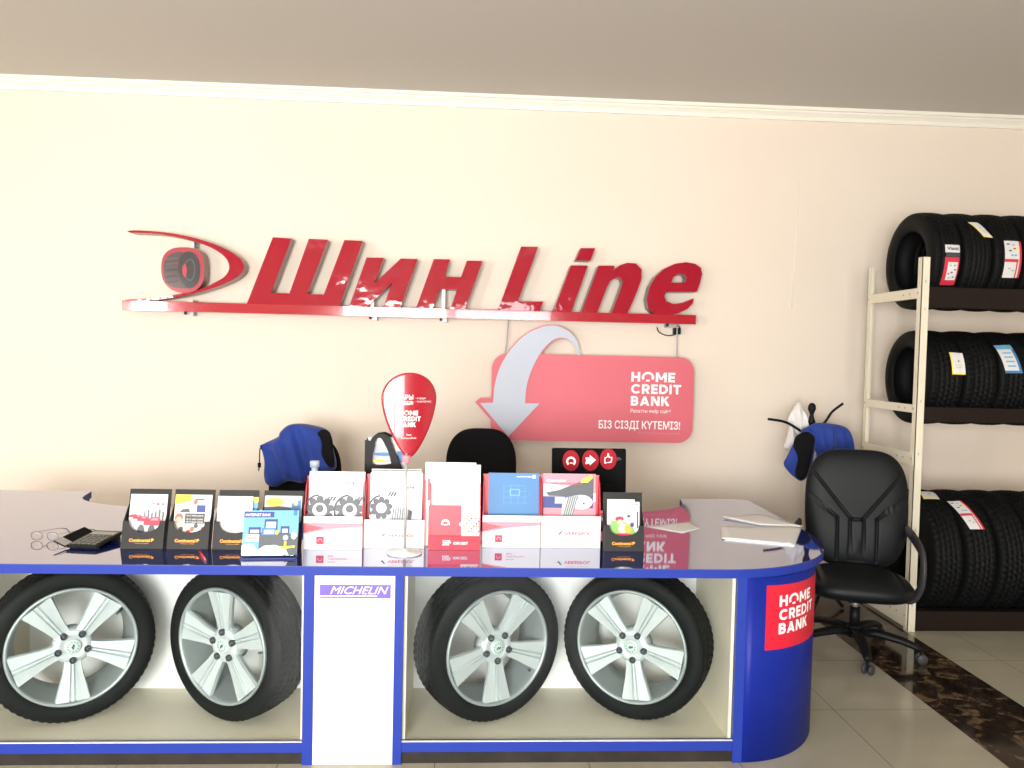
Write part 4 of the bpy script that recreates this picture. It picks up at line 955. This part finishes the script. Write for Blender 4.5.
b = MB(); b.M = Matrix.Rotation(R(-1.2), 4, 'Y') @ Matrix.Translation((0.143, -0.0124, mz1 - .048)); b.ring(M['pr_grey'], 0, 0, .009, .007, 20, 250, 10); b.tx(M['pr_grey'], 'hp', -.004, .012, -.006, .006); b.obj('maker_mark', hs)

# eyeglasses
def eyeglasses():
    g0 = at(30, 540.5, Z=CT); g1 = at(59.5, 541.5, Z=CT); ax = (g1 - g0).normalized(); wd = (g1 - g0).length; c0 = (g0 + g1) / 2
    t = thing('eyeglasses', 'thin-framed eyeglasses with open arms lying on the counter', 'glasses', (c0.x, c0.y, Z0), math.atan2(ax.y, ax.x))
    for s_ in (-1, 1):
        cx = s_ * wd * .27; pts = [(cx + wd * .215 * math.copysign(abs(math.cos(R(a))) ** .8, math.cos(R(a))), -0.004 * math.cos(R(a)), 0.0195 + 0.0175 * math.sin(R(a))) for a in range(0, 361, 15)]
        b = MB(); b.tube(pts, 0.0011, M['pr_grey'], 6); r_ = b.obj('lens_rim', t)
        b = MB(); b.face([b.v((p[0], p[1] + .0005, p[2])) for p in pts[:-1]], M['clear']); b.obj('lens', r_)
        b = MB(); x = s_ * wd * .485; tp = [(x, 0, 0.031), (x + .004, 0.004, 0.031), (x + 0.040, 0.065, 0.032), (x + 0.070, 0.105, 0.031)]; b.tube(tp, 0.0013, M['pr_brown'], 6)
        tt = b.obj('temple', t)
        b = MB(); b.tube([(x + 0.070, 0.105, 0.031), (x + 0.082, 0.118, 0.026), (x + 0.090, 0.124, 0.012), (x + .092, .126, .003)], [0.0016, 0.0022, 0.0026, .002], M['pr_dark'], 6); b.obj('ear_tip', tt)
    b = MB(); b.tube([(-wd * .055, 0, .022), (0, -.003, .027), (wd * .055, 0, .022)], 0.0011, M['steel'], 6); b.obj('bridge', t)
eyeglasses()
# calculator with a hinged cover standing half open
P0, P1, P2, P3 = at(70, 551.5, Z=CT), at(103, 551.5, Z=CT), at(118, 536.8, Z=CT), at(90, 536.8, Z=CT)
rz = R(-8); ctr = (P0 + P1 + P2 + P3) / 4
cal = thing('calculator', 'black pocket calculator with raised flip cover beside the eyeglasses', 'calculator', (ctr.x, ctr.y, Z0), rz)
b = MB(); tilt = Matrix.Rotation(R(8), 4, 'X'); b.M = tilt.copy(); b.M = Matrix.Translation((0, -0.0, 0.013)) @ Matrix.Rotation(R(5), 4, 'X')
w, d = 0.125, 0.195; TM = b.M.copy()
b.box(-w / 2, w / 2, -d / 2, d / 2, 0.0, 0.012, M['black'], 0.002); cb = b.obj('body', cal)
b = MB(); b.M = TM; b.box(-w / 2 + .01, w / 2 - .01, d / 2 - .055, d / 2 - .018, 0.0122, 0.0135, M['lcd']); b.obj('screen', cb)
for r_ in range(5):
    for c_ in range(5):
        b = MB(); b.M = TM; x = -w / 2 + .012 + c_ * .0215; y = -d / 2 + .012 + r_ * .024
        b.box(x, x + .017, y, y + .017, 0.0122, 0.0155, M['keys'], .001); b.obj('key', cb)
b = MB(); b.M = Matrix.Translation((-w / 2 - .002, 0, 0.012)) @ Matrix.Rotation(R(24), 4, 'Y') @ Matrix.Rotation(R(5), 4, 'X'); b.box(-0.055, -0.001, -d / 2, d / 2, 0.0, 0.004, M['blackm'], .001); b.box(-0.052, -0.006, -d / 2 + .004, -d / 2 + .05, 0.0042, 0.0052, M['steel']); b.obj('flip_cover', cal)
b = MB(); b.box(-w / 2, w / 2, d / 2 - .03, d / 2 - .02, 0.0, 0.02, M['black']); b.obj('foot', cal)
b = MB(); b.box(-w / 2, w / 2, -d / 2 + .02, -d / 2 + .025, 0, .006, M['black']); b.obj('foot', cal)

# papers
def paper_bundle(name, px, label, n, grp, th=0.003, seed=1):
    random.seed(seed); P = [at(x, y, Z=CT) for x, y in px]; c = sum(P, Vector()) / len(P)
    t = thing(name, label, 'papers', (c.x, c.y, Z0), 0, grp)
    for k in range(n):
        b = MB(); z = k * (th + .0003); a = R(random.uniform(-4, 4)) if k else 0; dx, dy = random.uniform(-.008, .008), random.uniform(-.008, .008)
        ca, sa = math.cos(a), math.sin(a)
        q = [((p.x - c.x) * ca - (p.y - c.y) * sa + dx, (p.x - c.x) * sa + (p.y - c.y) * ca + dy) for p in P]
        # slightly wavy sheet block
        nu, nv = 8, 8; G = []
        for lv in (0, th):
            g = []
            for i in range(nu + 1):
                row = []
                for j in range(nv + 1):
                    u, v = i / nu, j / nv
                    x = (1 - u) * (1 - v) * q[0][0] + u * (1 - v) * q[1][0] + u * v * q[2][0] + (1 - u) * v * q[3][0]
                    y = (1 - u) * (1 - v) * q[0][1] + u * (1 - v) * q[1][1] + u * v * q[2][1] + (1 - u) * v * q[3][1]
                    wz = 0 if n == 1 and False else 0.003 * k / max(1, n) * (1 + math.sin(u * 5 + k)) * v
                    row.append(b.v((x, y, z + lv + wz)))
                g.append(row)
            G.append(g)
        for i in range(nu):
            for j in range(nv):
                for g in G: b.face([g[i][j], g[i + 1][j], g[i + 1][j + 1], g[i][j + 1]], M['paper'], True)
        for i in range(nu):
            for j in (0, nv): b.face([G[0][i][j], G[0][i + 1][j], G[1][i + 1][j], G[1][i][j]], M['paper'])
            for j in (0, nu): b.face([G[0][j][i], G[0][j][i + 1], G[1][j][i + 1], G[1][j][i]], M['paper'])
        b.obj('sheet', t)
    return t
paper_bundle('paper_stack', [(726, 540.5), (795, 547), (800, 529), (721, 528)], 'thick fanned bundle of white papers near the curved counter end', 4, 'papers on the counter', 0.0014, 3)
paper_bundle('paper_stack', [(760, 525.5), (801, 527.5), (762, 515.8), (724, 518)], 'thinner white paper bundle behind the thick one on the right wing', 3, 'papers on the counter', 0.0022, 5)
paper_bundle('paper_sheet', [(645, 527), (682, 533.5), (700, 529), (690, 522.3)], 'single white sheet lying beside the rightmost black holder', 1, 'papers on the counter', 0.0015, 6)

# ---------------------------------------------------------------- office chairs
def starbase(t, caster_col, legs=5, rad=0.30, rot=0.0, mat_='black', top_=0.29):
    for k in range(legs):
        a = rot + 2 * PI * k / legs; ca, sa = math.cos(a), math.sin(a)
        b = MB(); pts = [(ca * s_ * rad, sa * s_ * rad, z) for s_, z in ((.1, .115), (.35, .122), (.7, .105), (.93, .082), (1.0, .070))]
        b.tube(pts, [.032, .031, .027, .023, .018], M[mat_], 10, sx=1.0, sy=.75); lg = b.obj('leg', t)
        b = MB(); b.M = Matrix.Translation((ca * rad, sa * rad, 0.027)) @ Matrix.Rotation(a + .9 + k, 4, 'Z')
        for sx in (-1, 1):
            b.lathe([(0.0005, sx * .008), (0.022, sx * .008), (0.027, sx * .012), (0.027, sx * .022), (0.022, sx * .026), (0.0005, sx * .026)], M[caster_col], 20, 'X')
        b.tube([(0, 0, .0), (0, 0, .045)], .008, M['black'], 8); b.obj('caster', lg)
    b = MB(); b.tube([(0, 0, .085), (0, 0, .15)], .036, M[mat_], 16); b.tube([(0, 0, .15), (0, 0, .25)], .027, M[mat_], 16); b.tube([(0, 0, .25), (0, 0, top_)], .016, M['steel'], 16); b.obj('gas_column', t)

def seg_d(x, y, a, b_):
    ax, ay = a; bx_, by_ = b_; dx, dy = bx_ - ax, by_ - ay
    t = max(0, min(1, ((x - ax) * dx + (y - ay) * dy) / (dx * dx + dy * dy))); return math.hypot(x - ax - t * dx, y - ay - t * dy)
cp0 = Vector((2.157, 4.325, 0))
ch = thing('office_chair', 'tall black leather office chair with armrests beside the curved counter end', 'office chair', (2.157, 4.325, 0), R(-18))
starbase(ch, 'wheelgrey', rad=0.335, rot=R(-104 + 18))
seams = [((-.24, .50), (-.03, .235)), ((.24, .50), (.03, .235)), ((-.262, .37), (-.105, .24)), ((.262, .37), (.105, .24)), ((-.03, .235), (.03, .235)),
         ((-.105, .235), (-.105, .0)), ((.105, .235), (.105, .0)), ((-.037, .225), (-.037, .0)), ((.037, .225), (.037, .0))]
def bdisp(x, z):
    zz = z; d = 0.012 * math.exp(-((zz - .18) / .13) ** 2)
    for s_ in seams: d -= 0.009 * math.exp(-(seg_d(x, zz, *s_) / 0.0065) ** 2)
    return d
bo_ = [(0.278 * math.copysign(abs(math.cos(t_)) ** .50, math.cos(t_)) * (1 - .06 * max(0, -math.sin(t_))) * (1 - .07 * max(0, math.sin(t_)) ** 2), .30 + .335 * math.copysign(abs(math.sin(t_)) ** .62, math.sin(t_))) for t_ in [2 * PI * k / 280 for k in range(280)]]
Mb = Matrix.Translation((0.022, 0.21, 0.455)) @ Matrix.Rotation(-R(9), 4, 'X')
bkr = puff('backrest', bo_, (0, .29), .045, .05, M['leather'], ch, bdisp, rings=90, power=6, M4=Mb)
so_ = [(0.275 * math.copysign(abs(math.cos(t_)) ** .55, math.cos(t_)), .25 * math.copysign(abs(math.sin(t_)) ** .6, math.sin(t_))) for t_ in [2 * PI * k / 72 for k in range(72)]]
Ms = Matrix.Translation((0, -0.03, 0.385)) @ Matrix.Rotation(-R(90), 4, 'X')
puff('seat', so_, (0, 0), .06, .06, M['leather'], ch, lambda x, y: 0.012 * math.cos(x * 8) - .01 * math.exp(-((abs(x) - .2) / .012) ** 2), rings=40, power=5, M4=Ms)
b = MB(); b.box(-.11, .11, -.14, .14, .312, .324, M['black'], .004); b.box(-.05, .05, -.07, .09, .285, .312, M['black'], .006)
b.tube([(0, .08, .30), (0, .24, .30), (0, .275, .36), (0, .25, .55)], .022, M['black'], 10, sx=1.6, sy=.6); b.obj('mechanism', ch)
for s_ in (-1, 1):
    b = MB(); P_ = cat([(s_ * .24, .0, .325), (s_ * .285, -.03, .335), (s_ * .31, -.07, .40), (s_ * .315, -.09, .50), (s_ * .315, -.05, .575), (s_ * .315, .04, .60), (s_ * .315, .12, .61), (s_ * .31, .18, .625), (s_ * .285, .225, .65)], 5, False)
    b.tube([tuple(v) for v in P_], .025, M['wheelgrey'], 12, sx=1.35, sy=.6, up=(s_, 0, 0.001)); b.obj('armrest', ch)

def low_chair(name, loc_, rz_, label, w=0.226, top=1.11):
    c = thing(name, label, 'office chair', loc_, rz_, 'black staff chairs behind the counter')
    starbase(c, 'black', rot=.3, top_=0.42)
    ol = [(w * math.copysign(abs(math.cos(t_)) ** .6, math.cos(t_)) * (1 - .10 * max(0, math.sin(t_)) ** 2), .24 + .26 * math.copysign(abs(math.sin(t_)) ** .7, math.sin(t_))) for t_ in [2 * PI * k / 64 for k in range(64)]]
    puff('backrest', ol, (0, .24), .03, .03, M['fabricb'], c, None, 14, 4, Matrix.Translation((0, 0.22, top - 0.50)) @ Matrix.Rotation(-R(6), 4, 'X'))
    puff('seat', so_, (0, 0), .045, .04, M['fabricb'], c, None, 14, 4, Matrix.Translation((0, -0.02, 0.47)) @ Matrix.Rotation(-R(90), 4, 'X'))
    b = MB(); b.tube([(0, .0, .415), (0, .22, .41), (0, .285, .47), (0, .27, top - .30)], .02, M['black'], 10, sx=1.5, sy=.6); b.obj('back_bar', c)
    b = MB(); b.box(-.1, .1, -.1, .1, .405, .435, M['black'], .004); b.obj('mechanism', c)
    return c
# chair backs turned towards the room (staff sit facing the customers), so rotate 180
c2 = low_chair('office_chair', (0.108, 4.98, 0), 0, 'low black fabric office chair behind the red leaflet box')
c3 = low_chair('office_chair', (-1.0, 4.95, 0), 0, 'black fabric office chair under the blue jacket behind the counter', top=1.045)

# ---------------------------------------------------------------- clothes
def cloth(name, px, ox, oy, sc, Y, cpx, tf, tb, m, label=None, catg=None, parent=None, org=None, amp=0.010, dirv=(9, 3), seed=0, rings=26, grp=None):
    pts = wp([tuple(v) for v in cat(px, 6)], ox, oy, sc, Y); c = wp([cpx], ox, oy, sc, Y)[0]; org = org or (c[0], Y, c[1])
    pts = [(x - org[0], z - org[2]) for x, z in pts]; cc = (c[0] - org[0], c[1] - org[2]); y0 = Y - org[1]
    def dp(x, z):
        q = x * dirv[0] + z * dirv[1] + seed
        return amp * (math.sin(q * 3.1 + .8 * math.sin(z * 9 + seed)) + .6 * math.sin(q * 6.3 + 2 + 1.3 * math.sin(x * 13)) + .35 * math.sin(z * 30 + x * 22 + seed))
    if parent is None and label:
        t = thing(name[0], label, catg, org, 0, grp); o = puff(name[1], pts, cc, tf, tb, m, t, dp, rings, 4, ybase=y0); return t, org
    return puff(name, pts, cc, tf, tb, m, parent, dp, rings, 4, ybase=y0)
jc, jo = cloth(('jacket', 'body'), [(235, 165), (300, 114), (400, 104), (500, 120), (580, 145), (622, 190), (640, 290), (665, 400), (655, 455), (600, 470), (470, 520), (410, 560), (300, 545), (200, 588), (130, 570), (108, 500), (112, 400), (95, 320), (76, 278), (100, 260), (215, 205)], 250, 410, 7.68, 5.08, (380, 350), .085, .02, M['jacket'],
       'blue work jacket draped over a chair back behind the counter', 'jacket', amp=.016, dirv=(9, 3.5), seed=1.0)
cloth('lining', [(515, 180), (560, 150), (610, 170), (635, 240), (640, 310), (648, 400), (635, 440), (600, 430), (560, 370), (530, 290), (510, 230)], 250, 410, 7.68, 5.005, (580, 290), .012, .01, M['fabricb'], parent=jc, org=jo, amp=.003)
b = MB(); b.M = Matrix.Translation(-Vector(jo)); a = [at(250 + x / 7.68, 410 + y / 7.68, Y=5.03) for x, y in ((92, 272), (76, 300), (74, 360), (72, 425), (66, 468))]
b.tube([tuple(v) for v in a], .0035, M['blackm'], 6); q_ = a[3]; b.tube([(q_.x, q_.y, q_.z + .015), (q_.x, q_.y, q_.z - .012)], .010, M['blackm'], 8); b.obj('drawstring', jc)

# coat stand
fx = at(812, 407, Y=5.25).x
cs = thing('coat_stand', 'black coat stand with round finial and bent hooks in corner by the shelves', 'coat stand', (fx, 5.25, 0))
b = MB(); b.tube([(0, 0, .03), (0, 0, 1.17)], .016, M['black'], 12); b.lathe([(0.0005, 1.165), (0.018, 1.17), (0.024, 1.19), (0.016, 1.215), (0.012, 1.235), (0.017, 1.25), (0.026, 1.272), (0.024, 1.295), (0.012, 1.31), (0.0005, 1.313)], M['black'], 20); b.obj('pole', cs)
for k in range(4):
    a = PI / 4 + k * PI / 2; b = MB(); b.tube([(0, 0, .16), (math.cos(a) * .1, math.sin(a) * .1, .15), (math.cos(a) * .2, math.sin(a) * .2, .06), (math.cos(a) * .25, math.sin(a) * .25, .012)], .011, M['black'], 8); b.obj('foot', cs)
for pts_ in ([(768, 419), (785, 422), (800, 430.5), (812, 440)], [(843, 403.5), (832, 412), (825, 422), (815, 436)]):
    b = MB(); P_ = [at(x, y, Y=5.2) - Vector((fx, 5.25, 0)) for x, y in pts_]; P_[-1] = Vector((0, 0, P_[-1].z))
    b.tube([tuple(v) for v in cat([tuple(p) for p in P_], 5, False)], .0085, M['black'], 8); b.obj('hook', cs)
for a in (R(60), R(120)):
    b = MB(); b.tube([(0, 0, 1.10), (math.cos(a) * .08, math.sin(a) * .08, 1.12), (math.cos(a) * .16, math.sin(a) * .16, 1.18)], .0085, M['black'], 8); b.obj('hook', cs)
cloth(('cloth_bag', 'body'), [(298, 60), (322, 95), (345, 125), (358, 180), (330, 215), (290, 235), (268, 285), (240, 305), (224, 290), (236, 250), (250, 190), (240, 165), (262, 110)], 740, 390, 5.12, 5.30, (298, 165), .035, .02, M['clothw'], 'white cloth bag hanging at the left of the coat stand', 'bag', amp=.012, dirv=(14, 4))
cloth(('jacket', 'body'), [(310, 212), (350, 184), (400, 167), (480, 174), (540, 190), (568, 228), (582, 300), (590, 420), (520, 560), (400, 560), (378, 420), (390, 330), (350, 260)], 740, 390, 5.12, 5.17, (470, 320), .05, .02, M['jacket'], 'blue jacket hung on the coat stand behind the tall chair', 'jacket', amp=.013, dirv=(12, 2), seed=3)
vt, vo = cloth(('vest', 'body'), [(224, 378), (246, 330), (296, 235), (345, 210), (384, 240), (378, 330), (352, 430), (315, 466), (280, 448), (250, 420)], 740, 390, 5.12, 5.09, (308, 340), .022, .014, M['jacket'], 'blue and black vest hanging in front of the coat stand', 'vest', amp=.004, seed=5)
cloth('black_front', [(282, 245), (310, 222), (345, 214), (382, 245), (376, 300), (365, 350), (345, 430), (315, 462), (282, 430), (296, 350), (274, 290)], 740, 390, 5.12, 5.065, (325, 330), .012, .008, M['fabricb'], parent=vt, org=vo, amp=.003)
cloth(('scarf', 'body'), [(320, 455), (350, 440), (345, 520), (345, 600), (348, 700), (328, 705), (326, 600), (320, 520)], 740, 390, 5.12, 5.13, (335, 570), .012, .010, M['tan'], 'narrow pale beige cloth strip hanging below the black vest', 'scarf', amp=.003)

# ---------------------------------------------------------------- tyre rack
RX0, RY0, RD = 2.638, 4.643, 0.644
rack = thing('tyre_rack', 'cream metal post rack with dark brown beams filled with tyres', 'rack', (RX0, RY0, 0))
RLEN = 2.45
for x in (0, RLEN):
    for y, s_ in ((0, 1), (RD - .0, -1)):
        b = MB(); y0, y1 = (0, .045) if s_ > 0 else (RD - .045, RD)
        b.box(x, x + .004, y0, y1, 0, 2.209, M['post']); ye = y0 if s_ > 0 else y1 - .004; b.box(x, x + .046, ye, ye + .004, 0, 2.209, M['post']); 
        yb = y1 - .004 if s_ > 0 else y0; b.box(x + .004, x + .018, yb, yb + .004, 0, 2.209, M['post'])
        for z in (.15, .6, 1.05, 1.36, 1.9, 2.06): 
            for dx in (.02,): b.box(x + dx, x + dx + .008, ye - .0006 if s_ > 0 else ye + .004, ye if s_ > 0 else ye + .0046, z, z + .014, M['pr_lgrey'])
        b.obj('post', rack)
    for z0, z1 in ((1.97, 2.03), (1.297, 1.345), (.99, 1.06), (.02, .16)):
        b = MB(); b.box(x - .003, x, .012, RD - .012, z0, z1, M['post']); b.box(x, x + .02, .0455, RD - .0455, z0, z0 + .004, M['post'])
        for yy in (.03, RD - .03, .12, .19): b.lathe([(0.0005, -.0055), (.006, -.0045), (.006, -.003)], M['steel'], 10, 'X', fn=lambda r, h, k, j, yy=yy, x=x, z0=z0, z1=z1: (r, h)) if False else b.box(x - .006, x - .003, yy - .006, yy + .006, (z0 + z1) / 2 - .006, (z0 + z1) / 2 + .006, M['steel'])
        b.obj('cross_brace', rack)
for z0, z1 in ((1.919, 2.038), (1.246, 1.334), (.0, .118)):  # lowest front beam reaches the floor, its dark steel standing for the shaded gap
    for y0 in (.012, RD - .012 - .07):
        b = MB(); b.box(.047, RLEN - .001, y0, y0 + .07, z0 if y0 < .1 else z1 - .04, z1, M['beam'], .003); b.obj('beam', rack)

TY = RY0 + RD / 2
def rack_tyre(Rt, Rr, w, chunky, blocks):
    return tyre_bm(MB(), Rt, Rr, w, M['rubber'], 'X', blocks=blocks, deep=0.006 if not chunky else .010, chunky=chunky)
rowdef = [(0.300, 0.180, 0.178, 2.038, 2.725, 6, False, 56, 'top shelf'), (0.2925, 0.180, 0.205, 1.334, 2.745, 5, True, 54, 'middle shelf'), (0.38, 0.20, 0.195, 0.118, 2.755, 5, True, 62, 'bottom shelf')]
ordw = ['first tyre from the left post', 'second tyre from the left post', 'third tyre from the left post', 'fourth tyre from the left post', 'fifth tyre from the left post', 'sixth tyre from the left post']
half_in = RD / 2 - .082
def label_bm(Rt, xw, ang0, ang1, x0, x1, fn, skew=0):
    """sticker wrapped round the tread; u across the tyre, v round it"""
    b = MB(); fn(b)
    for v_ in b.bm.verts:
        u, vv, wv = v_.co.x, v_.co.z, -v_.co.y
        a = ang0 + (ang1 - ang0) * vv; x = x0 + (x1 - x0) * u + skew * (vv - .5); rr = Rt + .0022 + wv * 1.0
        rr -= 0.006 * min(1, abs(x / (xw * .38))) ** 2.5
        v_.co = Vector((x, -math.cos(a) * rr, math.sin(a) * rr))
    return b
def grid_rc(b, m, u0, u1, v0, v1, n=8):
    b.w += .0004
    for k in range(n):
        a, c = v0 + (v1 - v0) * k / n, v0 + (v1 - v0) * (k + 1) / n
        for i in range(4):
            x, y = u0 + (u1 - u0) * i / 4, u0 + (u1 - u0) * (i + 1) / 4
            b.face([b.v((x, -b.w, a)), b.v((y, -b.w, a)), b.v((y, -b.w, c)), b.v((x, -b.w, c))], m, True)
def st_red(b):
    grid_rc(b, M['pr_red'], 0, 1, 0, .70); grid_rc(b, M['pr_dark'], .05, 1, .71, .80, 2); grid_rc(b, M['cardw'], 0, 1, .81, 1.0, 3); b.tx(M['pr_dark'], 'Viatti', .12, .9, .87, .95, .03)
    grid_rc(b, M['cardw'], .22, .9, .14, .58); b.w += .0003
    for u, v, m in ((.4, .5, 'pr_lblue'), (.7, .5, 'pr_lblue'), (.35, .3, 'pr_red'), (.55, .33, 'pr_dark'), (.75, .4, 'pr_red'), (.45, .2, 'pr_lblue'), (.7, .22, 'pr_blue')): b.rc(M[m], u - .07, u + .07, v - .018, v + .018)
def st_yel(b):
    grid_rc(b, M['paper'], 0, 1, 0, 1); grid_rc(b, M['yellow'], 0, .1, 0, 1); grid_rc(b, M['yellow'], 0, 1, 0, .06, 2); b.rc(M['pr_blue'], .5, .62, .55, .63); b.rc(M['pr_lgrey'], .3, .8, .4, .42); b.rc(M['pr_lgrey'], .3, .8, .3, .32)
def st_pink(b):
    grid_rc(b, M['cardw'], 0, 1, 0, 1); grid_rc(b, M['pr_red'], .86, 1, 0, 1); grid_rc(b, M['pr_red'], 0, .8, .42, .50, 2)
    grid_rc(b, M['pr_red'], .68, .76, 0, .48, 4)
    for u, v, m in ((.2, .9, 'pr_dark'), (.5, .88, 'pr_lgrey'), (.3, .72, 'pr_dark'), (.55, .78, 'pr_red'), (.68, .74, 'yellow'), (.4, .6, 'pr_lblue'), (.6, .6, 'pr_lblue'), (.3, .25, 'pr_lgrey'), (.5, .2, 'pr_lgrey')): b.rc(M[m], u - .08, u + .08, v - .02, v + .02)
def st_blue(b):
    grid_rc(b, M['cardw'], 0, 1, 0, 1); grid_rc(b, M['pr_blue'], .84, 1, 0, 1); grid_rc(b, M['pr_lblue'], 0, 1, .82, 1, 2); grid_rc(b, M['pr_blue'], 0, 1, 0, .08, 2)
    for v in (.2, .35, .5, .65): b.rc(M['pr_lblue'], .2, .7, v, v + .05)
STK = {(0, 0): (st_red, R(-33), R(13), -.03, .06, 0, 'red and white size sticker with a small name strip'),
       (0, 1): (st_yel, R(24), R(46), .0, .06, -.06, 'white sticker with yellow edge'),
       (0, 2): (st_pink, R(-22), R(20), -.035, .07, 0, 'white sticker with red stripe and icons'),
       (1, 0): (st_yel, R(5), R(32), .015, .10, .0, 'white sticker with yellow edge'),
       (1, 2): (st_blue, R(8), R(45), -.09, .01, -.03, 'blue and white sticker'),
       (2, 0): (st_yel, R(66), R(82), -.04, .06, .02, 'pale yellow-edged paper tag'),
       (2, 1): (st_pink, R(32), R(64), -.085, .005, -.055, 'white sticker with red border')}
for ri, (Rt, Rr, w, zt, x0, n, chunky, blocks, where) in enumerate(rowdef):
    cz = zt + math.sqrt(Rt ** 2 - half_in ** 2) + .0015
    proto = rack_tyre(Rt, Rr, w, chunky, blocks).obj('tyre')
    for k in range(n):
        o = proto if k == 0 else proto.copy()
        if k: COL.objects.link(o)
        o.location = (x0 + w / 2 + k * (w + .006), TY, cz); o.rotation_euler = (R(7 * k), 0, 0)
        if ri == 2 and k == 2: pass
        st = STK.get((ri, k))
        tag(o, 'black %s on the rack %s, %s' % ('large tyre' if ri == 2 else 'tyre', where, ordw[k]), 'tyre', 'tyres standing on the %s' % where)
    for k in range(n):
        st = STK.get((ri, k))
        if st:
            fn, a0, a1, xa, xb, sk, lb = st
            b = label_bm(Rt, w, a0, a1, xa, xb, fn, sk); tw = [q for q in COL.objects if q.name.startswith('tyre') and q.get('group', '') == 'tyres standing on the %s' % where][k]
            o = b.obj('size_sticker', tw); o.rotation_euler = (-tw.rotation_euler.x, 0, 0); o['label'] = lb
